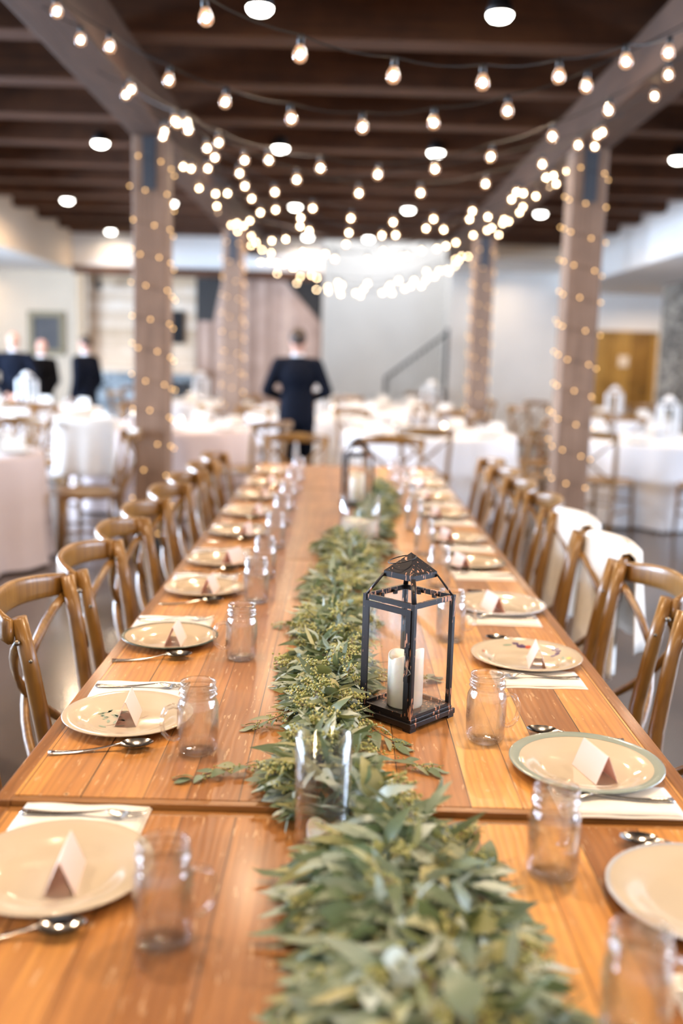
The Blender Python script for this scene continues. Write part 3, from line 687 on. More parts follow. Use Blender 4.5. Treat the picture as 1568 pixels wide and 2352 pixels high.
# ------------------------------------------------------------------ tableware
def make_plate(r, mats, name_label, deco=None, deep=False):
    """mats: (body, rim)"""
    t = thing('dinner_plate', name_label, 'plate')
    k = r / .13
    prof = [(0, .0035), (.070, .0035), (.080, .0055), (.088, .010), (.104, .0145), (.128, .0195), (.130, .0188), (.1295, .0172), (.104, .0115), (.088, .0062), (.078, .0010), (.060, .0), (.056, .0015), (0, .0015)]
    MB().lathe([(a * k, b) for a, b in prof], 56).build('plate_body', mats[0], t)
    if mats[1] is not None:
        ins = mats[2]
        a0, z0 = (.128 - ins) * k, .0195 - ins * .21
        MB().lathe([(a0, z0 + .0004), (.128 * k, .0199), (.1304 * k, .0189), (.1297 * k, .0170), (.128 * k, .0168)], 56).build('rim_band', mats[1], t)
    if deco:
        for nm, cols in deco:
            for mt, items in cols:
                b = MB()
                for (x, y, L_, W_, a) in items:
                    n = 8; ca, sa = math.cos(a), math.sin(a)
                    v = [(x * k, y * k, .0)] + [(x * k + (L_ * math.cos(q) * ca - W_ * math.sin(q) * sa) * k, y * k + (L_ * math.cos(q) * sa + W_ * math.sin(q) * ca) * k, 0) for q in [2 * math.pi * i / n for i in range(n)]]
                    v2 = []
                    for p in v:
                        rr = math.hypot(p[0], p[1]) / k
                        zz = .0035 + (0 if rr < .07 else (rr - .07) * .2 if rr < .08 else .002 + (rr - .08) * .55 if rr < .088 else .0064 + (rr - .088) * .29 if rr < .104 else .0145 - .0035 + (rr - .104) * .21 + .0)
                        if rr >= .104: zz = .0145 + (rr - .104) * .21
                        v2.append((p[0], p[1], zz + .0005))
                    b.add(v2, [(0, 1 + i, 1 + (i + 1) % n) for i in range(n)])
                b.build(nm, mt, t)
    return proto(t)
def flat(name, c): return pbr(name, c, .3, coat=.4)
fg, fb_, fr_, fy, fpu = flat('paint_green', (.28, .36, .28)), flat('paint_brown', (.34, .22, .16)), flat('paint_red', (.55, .10, .06)), flat('paint_yellow', (.75, .48, .10)), flat('paint_purple', (.09, .05, .14))
r2 = random.Random(3)
sprig = [('painted_leaf', [(fg, [(-.03 + r2.uniform(-.03, .03), .0 + r2.uniform(-.045, .045), .010, .0035, r2.uniform(0, 3)) for _ in range(16)])]),
         ('painted_stem', [(fb_, [(-.03 + .012 * i, -.035 + .010 * i * (1 if i % 2 else .4), .012, .0008, .5 + .3 * (i % 3)) for i in range(7)])])]
fruit = [('painted_pattern', [(fpu, [(.075 + r2.uniform(-.014, .014), .045 + r2.uniform(-.016, .016), .006, .006, 0) for _ in range(10)] + [(.0 + r2.uniform(-.014, .014), .095 + r2.uniform(-.008, .008), .0055, .0055, 0) for _ in range(6)])]),
         ('painted_pattern', [(fr_, [(-.02, -.09, .013, .006, .3), (.02, .086, .008, .006, .2), (-.095, .03, .006, .004, 1)]), (fy, [(-.05, -.078, .012, .006, -.4), (.05, -.088, .012, .005, .3), (.098, -.01, .006, .010, 0)])]),
         ('painted_leaf', [(fg, [(-.07, -.06, .014, .004, -.6), (.088, .0, .004, .012, 0), (-.03, .09, .013, .004, .3), (-.09, -.03, .004, .010, 0)])])]
PL = {'floral': make_plate(.125, (M['plate_white'], None), 'x', sprig), 'green': make_plate(.118, (M['plate'], M['rim_green'], .006), 'x'),
      'plain': make_plate(.118, (M['plate'], None), 'x'), 'sage': make_plate(.134, (M['plate_white'], M['rim_sage'], .016), 'x'),
      'fruit': make_plate(.132, (M['plate_white'], None), 'x', fruit), 'silver': make_plate(.135, (M['plate_white'], M['rim_silver'], .004), 'x'),
      'big': make_plate(.132, (M['plate_white'], None), 'x')}

def make_card():
    t = thing('place_card', 'x', 'place card')
    a = R(23); L_, P_ = .088, .052
    for s_ in (-1, 1):
        x0, z0 = s_ * P_ * math.sin(a), 0; z1 = P_ * math.cos(a); th = .0005
        cm_ = MB().add([(x0 - th, 0, z0), (x0 + th, 0, z0), (th * s_ + th, 0, z1), (th * s_ - th, 0, z1), (x0 - th, L_, z0), (x0 + th, L_, z0), (th * s_ + th, L_, z1), (th * s_ - th, L_, z1)],
                 [(0, 1, 2, 3), (7, 6, 5, 4), (0, 4, 5, 1), (1, 5, 6, 2), (2, 6, 7, 3), (3, 7, 4, 0)], smooth=False)
        cm_.m = [0, 0, 0, 1 if s_ < 0 else 0, 0, 1 if s_ > 0 else 0]
        cm_.build('card_half', [M['card'], M['card_in']], t)
    return proto(t)
CARD = make_card()

def make_jar():
    t = thing('mason_jar_mug', 'x', 'jar mug')
    out = [(0, .0008), (.026, .0006), (.031, .002), (.0355, .009), (.037, .018), (.0372, .082), (.0362, .092), (.0325, .100), (.0312, .103), (.0312, .105), (.0330, .1060), (.0345, .109), (.0318, .1115), (.0315, .114), (.0340, .116), (.0340, .1185), (.0314, .1205), (.0314, .127), (.0322, .129), (.0318, .132)]
    inn = [(.0300, .1325), (.0288, .130), (.0288, .104), (.0300, .099), (.0338, .090), (.0345, .080), (.0343, .020), (.032, .012), (.024, .0075), (0, .0065)]
    MB().lathe(out + inn, 40).build('glass_body', M['glass'], t)
    hp = [(.0345, 0, .086), (.044, 0, .0895), (.056, 0, .085), (.063, 0, .072), (.064, 0, .055), (.061, 0, .040), (.053, 0, .030), (.043, 0, .027), (.0345, 0, .031)]
    MB().sweep(hp, [.0062] * 9, [.0042] * 9, n=10, side=(0, 1, 0)).build('handle', M['glass'], t)
    return proto(t)
JAR = make_jar()

def make_spoon():
    b = MB(); n = 13; pts = []; rx = []; ry = []
    for i in range(n):
        u = i / (n - 1); pts.append((-.095 + .125 * u, 0, .004 + .010 * u ** 2 - .003 * math.sin(math.pi * u)))
        rx.append(.0075 * (1 - u) ** 1.3 + .0028); ry.append(.0013)
    b.sweep(pts, rx, ry, n=8, side=(0, 1, 0))
    v = []; f = []; p_, q_ = 14, 6
    for s_ in (0, 1):
        for i in range(q_ + 1):
            r_ = i / q_
            for j in range(p_):
                a = 2 * math.pi * j / p_; x = .030 * r_ * math.cos(a); y = .0195 * r_ * math.sin(a) * (1 - .12 * math.cos(a))
                v.append((.058 + x, y, .0135 - .0095 * (1 - r_ * r_) - s_ * .0011 + .08 * (x + .03) * .3))
    for s_ in (0, 1):
        o = s_ * (q_ + 1) * p_
        for i in range(q_):
            for j in range(p_): f.append((o + i * p_ + j, o + i * p_ + (j + 1) % p_, o + (i + 1) * p_ + (j + 1) % p_, o + (i + 1) * p_ + j))
    b.add(v, f)
    o = b.build('spoon', M['steel']); tag(o, 'x', 'spoon'); return o
def make_fork():
    b = MB(); n = 13; pts = []; rx = []
    for i in range(n):
        u = i / (n - 1); pts.append((-.10 + .135 * u, 0, .004 + .008 * u * u - .002 * math.sin(math.pi * u))); rx.append(.0075 * (1 - u) ** 1.3 + .0028)
    b.sweep(pts, rx, .0013, n=8, side=(0, 1, 0))
    b.sweep([(.032, 0, .0118), (.040, 0, .0105), (.052, 0, .0075), (.060, 0, .0065)], [.003, .008, .0115, .012], .0011, n=8, side=(0, 1, 0), sq=.8)
    for k in range(4):
        y = -.0096 + .0064 * k
        b.sweep([(.058, y, .0067), (.075, y, .0068), (.090, y * .97, .0095), (.098, y * .95, .0125)], [.0019, .0018, .0015, .0008], .0009, n=6, side=(0, 1, 0))
    o = b.build('fork', M['steel']); tag(o, 'x', 'fork'); return o
SPOON, FORK = make_spoon(), make_fork()
def make_napkin():
    t = thing('napkin', 'x', 'napkin')
    def layer(x0, x1, y0, y1, z0, z1, sd):
        rr = random.Random(sd); n, m = 18, 8; v = []; f = []
        for s_ in (0, 1):
            for i in range(n + 1):
                for j in range(m + 1):
                    x = x0 + (x1 - x0) * i / n; y = y0 + (y1 - y0) * j / m
                    e = min(1, min(i, n - i) / 1.5, min(j, m - j) / 1.2)
                    z = (z1 - (1 - e) * .0015 + .0009 * math.sin(x * 60 + sd) * math.sin(y * 50 + sd)) if s_ else z0
                    v.append((x, y, z))
        K = (n + 1) * (m + 1)
        for i in range(n):
            for j in range(m):
                a = i * (m + 1) + j; f.append((a, a + 1, a + m + 2, a + m + 1)); f.append((K + a, K + a + m + 1, K + a + m + 2, K + a + 1))
        for i in range(n): 
            a = i * (m + 1); f.append((a, a + m + 1, K + a + m + 1, K + a)); a += m; f.append((a + m + 1, a, K + a, K + a + m + 1))
        for j in range(m):
            f.append((j + 1, j, K + j, K + j + 1)); a = n * (m + 1) + j; f.append((a, a + 1, K + a + 1, K + a))
        return MB().add(v, f)
    layer(-.100, .100, -.056, .056, 0, .0035, 1).build('lower_fold', M['linen'], t)
    layer(-.098, .097, -.050, .055, .0036, .0070, 2).build('upper_fold', M['linen'], t)
    return proto(t)
NAP = make_napkin()

# the settings: x, y of the plate; kind; card x, y of its near end, turn; jar x, y, handle turn
def dist(i): return ORD[i] if i else 'nearest'
LS = [(-.371, 1.262, 'big', (-.352, 1.205, 5), (-.20, 1.115, 25)), (-.398, 1.84, 'floral', (-.395, 1.80, 4), (-.243, 1.70, 195)), (-.41, 2.38, 'green', (-.395, 2.325, 0), (-.222, 2.26, 195)),
      (-.40, 2.91, 'plain', (-.385, 2.86, -5), (-.235, 2.80, 190)), (-.40, 3.33, 'plain', (-.375, 3.29, -22), (-.235, 3.12, 180)), (-.40, 3.87, 'green', (-.37, 3.80, -10), (-.235, 3.62, 185)),
      (-.41, 4.37, 'plain', (-.37, 4.3, -8), (-.24, 4.1, 180)), (-.41, 4.89, 'green', (-.38, 4.82, -5), (-.24, 4.55, 185)), (-.41, 5.41, 'plain', (-.39, 5.35, -12), (-.24, 5.1, 180)), (-.41, 5.94, 'plain', (-.38, 5.9, 0), (-.24, 5.65, 180))]
RS = [(.505, 1.235, 'silver', None, (.325, .955, 20)), (.445, 1.665, 'sage', (.466, 1.60, 14), (.31, 1.30, 60)), (.455, 2.30, 'fruit', (.469, 2.225, -6), (.285, 1.79, 12)),
      (.465, 2.80, 'silver', (.455, 2.73, 14), (.29, 2.46, 10)), (.46, 3.39, 'green', (.43, 3.3, 16), (.315, 3.05, 170)), (.465, 3.86, 'plain', (.43, 3.8, 15), (.31, 3.56, 0)),
      (.47, 4.45, 'green', (.44, 4.36, 12), (.31, 4.1, 0)), (.475, 4.98, 'plain', (.44, 4.9, 12), (.31, 4.65, 0)), (.48, 5.48, 'green', (.45, 5.4, 10), (.31, 5.15, 0)), (.48, 5.98, 'plain', (.45, 5.9, 8), (.31, 5.7, 0))]
desc = {'big': 'large plain white plate', 'floral': 'white plate with a painted grey-green sprig', 'green': 'cream plate with a thin dark green rim', 'plain': 'plain cream plate', 'sage': 'white plate with a broad sage-grey rim band',
        'fruit': 'white plate with painted fruit around its rim', 'silver': 'white plate with a thin silver rim line'}
for side, S_ in (('left', LS), ('right', RS)):
    sg = 1 if side == 'left' else -1
    for i, (x, y, kd, cd, jr) in enumerate(S_):
        x, y = onto(x, y); z = tz(y); wh = '%s %s-hand setting of the long table' % (dist(i), side)
        place(PL[kd], (x, y, z), rnd.uniform(0, .4) if kd not in ('fruit', 'floral') else 0, '%s, %s' % (desc[kd], wh), 'dinner plates on the long table')
        if cd:
            cx_, cy2 = onto(cd[0], cd[1])
            place(CARD, (cx_, cy2, z + .0042), R(cd[2]), 'folded blush place card on the plate, %s' % wh, 'place cards on the plates')
        jx, jy = onto(jr[0], jr[1])
        place(JAR, (jx, jy, tz(jy)), R(jr[2]), 'clear glass mason jar mug by the %s' % wh, 'jar mugs on the long table')
        # napkin with fork to the diner's left, spoon to the diner's right
        ny = y + sg * .165
        nx = x - sg * .02
        if side == 'left' and i == 0: nx, ny = -.385, 1.432
        if side == 'left' and i == 1: nx, ny = -.41, 2.005
        if side == 'right' and i == 0: nx, ny = .50, 1.03
        if side == 'right' and i == 1: nx, ny = .463, 1.535
        if side == 'right' and i == 2: nx, ny = .455, 2.155
        if side == 'right' and i == 3: nx, ny = .458, 2.67
        place(NAP, (nx, ny, tz(ny)), R(rnd.uniform(-2, 2)), 'folded white napkin under the fork of the %s' % wh, 'napkins on the long table')
        place(FORK, (nx + sg * .006, ny + (.012 if side == 'left' else -.002), tz(ny) + .0058), R((0 if side == 'left' else 180) + rnd.uniform(-4, 4)), 'silver fork on the napkin of the %s' % wh, 'forks on the napkins')
        sy = y - sg * .150
        place(SPOON, (x - .012 * sg, sy, tz(sy)), R((0 if side == 'left' else 180) + (12 if side == 'left' else -8)), 'silver spoon by the plate of the %s' % wh, 'spoons beside the plates')

# ------------------------------------------------------------------ lanterns, vases, candles
def pillar_candle(r, h, seed=0, tall=.018):
    b = MB(); n = 40; v = []; f = []
    def top(a): return h + tall * (.5 + .5 * math.sin(a + seed)) * (1 if math.sin(a + seed) > -.2 else .3) - .006 * math.sin(2 * a)
    rings = [(0, 0), (r * .97, 0), (r, .003), (r, .5), (r, 1.0), (r * .96, 1.02), (r * .88, 1.0), (r * .78, .90), (0, .88)]
    for i in range(n):
        a = 2 * math.pi * i / n
        for rr, q in rings:
            z = q if q <= .003 else h * .5 if q == .5 else top(a) + (q - 1.0) * .05 if q >= .99 else h * (.93 if q == .9 else .90)
            v.append((rr * math.cos(a), rr * math.sin(a), z))
    k = len(rings)
    for i in range(n):
        j = (i + 1) % n
        for q in range(k - 1): f.append((i * k + q, j * k + q, j * k + q + 1, i * k + q + 1))
    b.add(v, f); return b, h * .9
def candle(name, loc, r, h, lb, seed=0, tall=.018):
    t = thing(name, lb, 'candle', loc)
    b, zt = pillar_candle(r, h, seed, tall); b.build('wax', M['candle'], t)
    MB().sweep([(0, 0, zt - .002), (.001, 0, zt + .010)], .0014, n=6).build('wick', M['plug'], t)
def lantern(loc, rz, label, mt, k=1.0, grp=None, name='lantern'):
    t = thing(name, label, 'lantern', loc, rz, grp)
    h = .0605 * k; b = (.0045 if not grp else .0095) * k; Z0, Z1 = .020 * k, .251 * k
    bs = MB().box(-.071 * k, .071 * k, -.071 * k, .071 * k, .007 * k, .018 * k).box(-.066 * k, .066 * k, -.066 * k, .066 * k, .018 * k, .024 * k)
    bs.build('base', mt, t, bevel=.0012 * k)
    for sx in (-1, 1):
        for sy in (-1, 1):
            MB().box(sx * .060 * k - .009 * k, sx * .060 * k + .009 * k, sy * .060 * k - .009 * k, sy * .060 * k + .009 * k, 0, .007 * k).build('foot', mt, t)
            MB().box(sx * h - b, sx * h + b, sy * h - b, sy * h + b, Z0, Z1).build('post', mt, t, bevel=.0006 * k)
            MB().sweep([(sx * h, sy * h, Z1 - .003 * k), (sx * .037 * k, sy * .037 * k, .291 * k)], .0068 * k, .0026 * k, n=4, side=(-sy, sx, 0)).build('roof_strut', mt, t)
    for s_ in (-1, 1):
        for z in (Z1 - .010 * k, Z0):
            MB().box(-h, h, s_ * h - b * .7, s_ * h + b * .7, z, z + .010 * k).build('cross_bar', mt, t)
            MB().box(s_ * h - b * .7, s_ * h + b * .7, -h, h, z, z + .010 * k).build('cross_bar', mt, t)
    g = h - .001 * k
    for a in range(4):
        T = Matrix.Rotation(R(90 * a), 4, 'Z')
        MB().box(-h + b, h - b, -g - .0008, -g + .0008, Z0 + .01 * k, Z1 - .012 * k, T=T).build('glass_pane', M['pane'], t)
        if k == 1.0:
            MB().box(-.024, -.016, h - .010, h - .004, Z1 - .013, Z1 - .004, T=T).box(.016, .024, h - .010, h - .004, Z1 - .013, Z1 - .004, T=T).build('pane_clip', mt, t)
    if k == 1.0:   # hinged door on the left-hand face
        d = MB(); x = -h - .0065; e = .006
        d.box(x, x + .003, -h + .002, -h + .002 + 2 * e, Z0 + .004, Z1 - .012).box(x, x + .003, h - 2 * e - .002, h - .002, Z0 + .004, Z1 - .012)
        d.box(x, x + .003, -h + .014, h - .014, Z1 - .024, Z1 - .012).box(x, x + .003, -h + .014, h - .014, Z0 + .004, Z0 + .012)
        dd = d.build('door', mt, t, bevel=.0004)
        MB().sweep([(x - .002, -h + .010, .155), (x - .004, -h + .008, .128), (x - .004, -h - .002, .124), (x - .003, -h - .005, .118), (x - .003, -h + .002, .112)], .0009, n=6).build('latch', M['screw'], dd)
        MB().box(x - .002, x, -h + .003, -h + .013, .150, .166).box(x - .002, x, -h + .003, -h + .013, .098, .114).build('latch_plate', mt, dd)
    c = .037 * k
    cap = MB().box(-c, c, -c, c, .286 * k, .297 * k)
    cap.add([(-c, -c, .297 * k), (c, -c, .297 * k), (c, c, .297 * k), (-c, c, .297 * k), (0, 0, .334 * k)], [(0, 1, 4), (1, 2, 4), (2, 3, 4), (3, 0, 4), (3, 2, 1, 0)], smooth=False)
    cap.build('cap', mt, t)
    rr = .028 * k; ring = []
    T = Matrix.Translation((-.012 * k, .012 * k, .320 * k)) @ Matrix.Rotation(R(-14), 4, Vector((1, 1, 0)).normalized())
    for i in range(28):
        a = 2 * math.pi * i / 28; ring.append(T @ Vector((rr * math.cos(a), rr * math.sin(a), 0)))
    MB().sweep(ring, .0012 * k, n=6, closed=True, side=(0, 0, 1)).build('ring_handle', mt, t)
    return t
lantern((.142, 1.912, TZ), R(45 + 2), 'tall black lantern with copper scratches holding a candle, in sharp focus', M['worn'])
candle('pillar_candle', (.140, 1.912, TZ + .0242), .0355, .100, 'ivory pillar candle inside the sharp black lantern', 2.2, .016)
lantern((.079, 4.72, TZ), R(12), 'blurred black lantern far down the long table', M['worn'])
candle('pillar_candle', (.079, 4.72, TZ + .0242), .034, .12, 'ivory pillar candle inside the blurred far lantern', .5)

def cyl_vase(loc, r, h, lb):
    t = thing('cylinder_vase', lb, 'vase', loc)
    MB().lathe([(0, .0006), (r - .003, .0006), (r, .003), (r, h - .001), (r - .0012, h), (r - .0026, h - .001), (r - .0028, .010), (r - .008, .007), (0, .007)], 48).build('glass_wall', M['thin'], t)
cyl_vase((-.014, 1.395, TZ - .009), .0415, .168, 'clear glass cylinder vase standing in front of the garland')
candle('votive_candle', (-.014, 1.395, TZ - .0018), .022, .016, 'small white votive candle at the bottom of the near glass cylinder', 0, .001)
cyl_vase((.078, 3.78, TZ), .078, .185, 'wide glass cylinder vase on the third table')
candle('pillar_candle', (.078, 3.78, TZ + .0075), .070, .075, 'wide cream pillar candle inside the wide glass cylinder', 0, .002)

# ------------------------------------------------------------------ eucalyptus garland
GP = [(.83, .12, .19), (.955, .122, .172), (1.06, .106, .165), (1.155, .092, .178), (1.27, .086, .15), (1.39, .095, .092), (1.46, .030, .108), (1.57, -.020, .106), (1.72, -.012, .100), (1.85, -.008, .098), (2.06, -.014, .098),
      (2.33, -.012, .102), (2.57, -.005, .102), (2.92, .010, .115), (3.24, .045, .13), (3.50, .05, .14), (3.72, .05, .155), (4.05, .12, .10), (4.36, .165, .08), (4.8, .20, .07), (5.28, .22, .045)]
def gp(y):
    for a, b in zip(GP, GP[1:]):
        if a[0] <= y <= b[0]:
            u = (y - a[0]) / (b[0] - a[0]); return a[1] + (b[1] - a[1]) * u, a[2] + (b[2] - a[2]) * u
    return GP[-1][1:] if y > 1 else GP[0][1:]
GAR = thing('eucalyptus_garland', 'long eucalyptus garland running down the middle of the table', 'garland', (0, 0, TZ))
gr = random.Random(21)
def leaf(b, p, d, L_, W_, roll, bend):
    d = Vector(d).normalized(); a = d.cross(Vector((0, 0, 1)));
    if a.length < .1: a = Vector((1, 0, 0))
    a.normalize(); nrm = a.cross(d).normalized()
    a2 = a * math.cos(roll) + nrm * math.sin(roll); n2 = nrm * math.cos(roll) - a * math.sin(roll)
    st_ = [(0, .06), (.12, .42), (.32, .92), (.52, 1.0), (.74, .70), (.90, .32), (1, .02)]
    v = []; f = []; p = Vector(p)
    for u, w in st_:
        c = p + d * (L_ * u) + n2 * (-bend * L_ * (u - .35) ** 2)
        fold = .16 * W_ * w
        v += [c - a2 * (W_ * w) + n2 * fold, c, c + a2 * (W_ * w) + n2 * fold]
    for i in range(len(st_) - 1):
        k = i * 3; f += [(k, k + 1, k + 4, k + 3), (k + 1, k + 2, k + 5, k + 4)]
    for q in range(len(v)):
        if v[q].z < .002: v[q] = Vector((v[q].x, v[q].y, .002 + gr.random() * .002))
    b.add(v, f)
OCT = [(1, 0, 0), (0, 1, 0), (-1, 0, 0), (0, -1, 0), (0, 0, 1), (0, 0, -1)]
OCF = [(0, 1, 4), (1, 2, 4), (2, 3, 4), (3, 0, 4), (1, 0, 5), (2, 1, 5), (3, 2, 5), (0, 3, 5)]
def seeds(b, st_b, p, d, n, spread, rs=.0022):
    p = Vector(p); d = Vector(d).normalized()
    for i in range(n):
        q = p + d * (gr.random() * spread * 1.8) + Vector((gr.gauss(0, 1), gr.gauss(0, 1), gr.gauss(0, .6))) * spread * .28
        q.z = max(q.z, .003)
        b.add([(q.x + x * rs, q.y + y * rs, q.z + z * rs * 1.25) for x, y, z in OCT], OCF)
        if i % 3 == 0: st_b.sweep([p + d * (gr.random() * spread), q], .0005, n=3, cap=False)
LF, SD, STB = MB(), MB(), MB()
KEEP = [(-.014, 1.395, .052), (.078, 3.78, .090), (.142, 1.912, .088), (.079, 4.72, .082)]
y = .84
while y < 5.22:
    cx_, w = gp(y); w *= .84 + .26 * math.sin(y * 13 + 1.2 * math.sin(y * 5)) if y > 1.55 else .92 + .12 * math.sin(y * 21)
    dens = 17 if y < 1.5 else 20 if y < 2.6 else 12
    dz = 0 if y > 1.487 else -.009
    for _ in range(dens):
        u = gr.uniform(-1, 1); u = math.copysign(abs(u) ** .85, u)
        hmax = .062 * (1 - .75 * u * u) * (1.15 if y < 1.35 else 1.0)
        z = dz + .003 + hmax * gr.random() ** .7
        side = u * 1.15 + gr.gauss(0, .45)
        along = -.40 + gr.gauss(0, .55)
        if y < 1.38: side -= .35; along -= .1
        vert = gr.uniform(-.15, .60) * (1 - .5 * abs(u)) - .12 * abs(u)
        d = (side, along, vert)
        small = y > 1.5
        L_ = gr.uniform(.040, .082) * (1.1 if not small else .92); W_ = L_ * gr.uniform(.085, .145)
        if gr.random() < .16: L_ *= .72; W_ = L_ * gr.uniform(.24, .33)
        px_ = cx_ + u * w * .86 - (L_ * .45) * side / (1 + abs(side))
        dn = Vector(d).normalized()
        if any(math.hypot(px_ + dn.x * L_ * q - ax, y + dn.y * L_ * q - ay) < ar for ax, ay, ar in KEEP for q in (0, .5, 1)): continue
        leaf(LF, (px_, y + gr.uniform(-.02, .02), max(z, dz + .003)), d, L_, W_, gr.gauss(0, .65), gr.uniform(-.6, 1.4))
    if gr.random() < .62:
        u = gr.uniform(-.9, .9); z = dz + .02 + .055 * (1 - u * u) * gr.random() ** .5
        if not any(math.hypot(cx_ + u * w * .8 - ax, y - .02 - ay) < ar + .03 for ax, ay, ar in KEEP): seeds(SD, STB, (cx_ + u * w * .8, y, z), (u + gr.uniform(-.4, .4), gr.uniform(-1, .4), .25), 46 if y < 2.6 else 30, .026, .0027)
    y += .0088 if y < 2.6 else .0125
# branches under the leaves
for k in range(46):
    y0 = .86 + k * .095; cx_, w = gp(y0); u = gr.uniform(-.5, .5)
    pts = [(cx_ + u * w * .3, y0 + .12, .03), (cx_ + u * w, y0 + .03, .045), (cx_ + u * 1.5 * w, y0 - .07, .02)]
    STB.sweep(pts, [.002, .0016, .0009], n=5)
main = MB(); main.sweep([(gp(.84 + .11 * i)[0] + .012 * math.sin(i * 1.7), .84 + .11 * i, .030 + .008 * math.sin(i * 2.3)) for i in range(40)], .0042, n=6)
main.build('main_stem', M['stem'], GAR)
o = LF.build('leaves', M['leaf'], GAR); o['kind'] = 'stuff'
o = SD.build('seed_pods', M['seed'], GAR); o['kind'] = 'stuff'
STB.build('twigs', M['stem'], GAR)
def loose(pts, nl, lb, wide=.3, sgn=1, L0=.045, sd=True, z0=0):
    """a sprig lying out from the garland: its stem path from root to tip"""
    P = [Vector(p) for p in pts]
    s = MB().sweep(P, [.0014] * (len(P) - 1) + [.0006], n=5).build('sprig', M['stem'], GAR)
    s['label'] = lb
    lf, se, tb = MB(), MB(), MB()
    for i in range(nl):
        u = (i + .6) / nl * (len(P) - 1); k = min(int(u), len(P) - 2); p = P[k].lerp(P[k + 1], u - k); t_ = (P[k + 1] - P[k]).normalized()
        sd_ = 1 if i % 2 else -1; n_ = Vector((-t_.y, t_.x, 0)) * sd_
        d = t_ * .9 + n_ * gr.uniform(.4, .9) + Vector((0, 0, gr.uniform(-.05, .25)))
        L_ = L0 * gr.uniform(.8, 1.2); leaf(lf, p, d, L_, L_ * wide * gr.uniform(.8, 1.1), gr.gauss(0, .3), gr.uniform(0, .8))
        if sd and gr.random() < .6: seeds(se, tb, p, t_ + n_ * -.6, 16, .016, .0018)
    leaf(lf, P[-1], P[-1] - P[-2], L0 * .9, L0 * wide * .9, 0, .3)
    lf.build('sprig_leaves', M['leaf'], s)
    if se.v: se.build('sprig_seeds', M['seed'], s)
loose([(-.06, 1.63, .02), (-.13, 1.625, .012), (-.19, 1.60, .010), (-.235, 1.575, .006)], 9, 'leafy sprig reaching left onto the bare planks', .30, L0=.036)
loose([(.055, 1.70, .02), (.10, 1.665, .010), (.14, 1.655, .008), (.165, 1.645, .006)], 7, 'seeded sprig reaching right of the garland', .15, L0=.046)
loose([(-.05, 1.87, .03), (-.10, 1.85, .018), (-.145, 1.82, .008)], 7, 'narrow-leaved sprig pointing left', .17, L0=.048)
loose([(-.06, 2.60, .02), (-.11, 2.565, .012), (-.14, 2.54, .008)], 6, 'far narrow-leaved sprig pointing left', .14, L0=.045)
loose([(.05, 1.80, .03), (.085, 1.765, .02), (.115, 1.745, .008)], 7, 'seeded sprig tucked in front of the lantern', .16, L0=.05)
loose([(.16, 1.22, .03), (.22, 1.175, .02), (.255, 1.15, .0)], 7, 'broad-leaved sprig reaching right toward a jar mug', .30, L0=.042)
loose([(.10, 2.03, .03), (.17, 2.10, .02), (.21, 2.13, .008)], 6, 'leafy sprig behind the lantern', .22, L0=.05)
# ------------------------------------------------------------------ round tables with floor-length cloths and their settings
def cloth_mesh(r, seed, h=.765):
    rr = random.Random(seed); n = 96; prof = [(0, 0), (.5, 0), (.9, 0), (.985, -.001), (1.0, -.008), (1.008, -.03), (1.02, -.2), (1.035, -.45), (1.05, -h + .02)]
    k1, k2, p1, p2 = rr.randint(9, 12), rr.randint(15, 19), rr.uniform(0, 6), rr.uniform(0, 6)
    v = []; f = []
    for i in range(n):
        a = 2 * math.pi * i / n
        for q, z in prof:
            amp = max(0, -z - .02) / h
            w = 1 + amp * (.055 * math.sin(k1 * a + p1) + .03 * math.sin(k2 * a + p2))
            v.append((r * q * w * math.cos(a), r * q * w * math.sin(a), h + z))
    k = len(prof)
    for i in range(n):
        j = (i + 1) % n
        for q in range(k - 1): f.append((i * k + q, j * k + q, j * k + q + 1, i * k + q + 1))
    return MB().add(v, f)
def make_glass():
    t = thing('drinking_glass', 'x', 'glass')
    MB().lathe([(0, 0), (.030, 0), (.033, .004), (.036, .115), (.0345, .116), (.0318, .008), (0, .006)], 20).build('glass_wall', M['thin'], t)
    return proto(t)
BG = make_glass()
BPL = make_plate(.125, (M['plate_white'], None), 'x')
def make_fan():
    t = tag(MB().add([(-.09, 0, 0), (.09, 0, 0), (.07, .03, .10), (-.07, .03, .10), (-.09, .06, 0), (.09, .06, 0)], [(0, 1, 2, 3), (3, 2, 5, 4), (0, 3, 4), (1, 5, 2), (0, 4, 5, 1)], smooth=False).build('folded_napkin', M['linen']), 'x', 'napkin')
    return t
FAN = make_fan()
tabs = [  # x, y, r, where, cloth, lantern, chairs (angle deg seen from the table, 0 = +x), seed
    (-2.86, 6.75, .80, 'round table at the left edge', 'cloth_pink', False, [245, 290, 20, 75, 120, 180]),
    (-1.68, 9.62, .84, 'round table behind the near left post', 'cloth_pink', False, [220, 262, 320, 10, 60, 110, 160]),
    (-3.75, 12.0, .85, 'round table before the group of men', 'cloth', True, [235, 285, 340, 60, 100, 140, 180]),
    (.85, 9.75, .84, 'round table beyond the long table', 'cloth', False, [205, 262, 310, 20, 70, 120]),
    (3.10, 9.62, .86, 'round table at the right edge', 'cloth', True, [190, 228, 275, 330, 30, 90, 140]),
    (-.35, 11.9, .80, 'round table behind the walking man', 'cloth', True, [215, 300, 20, 80, 150]),
    (.80, 13.45, .80, 'round table before the stair railing', 'cloth', True, [205, 265, 330, 30, 90, 150]),
    (3.55, 13.2, .82, 'round table before the wooden door', 'cloth', True, [200, 250, 330, 60, 120]),
    (-2.1, 14.95, .78, 'round table before the fireplace', 'cloth', True, [220, 300, 30, 150]),
    (.5, 15.6, .78, 'farthest round table below the white wall', 'cloth', False, [200, 250, 300, 60, 140]),
]
ctz = .765
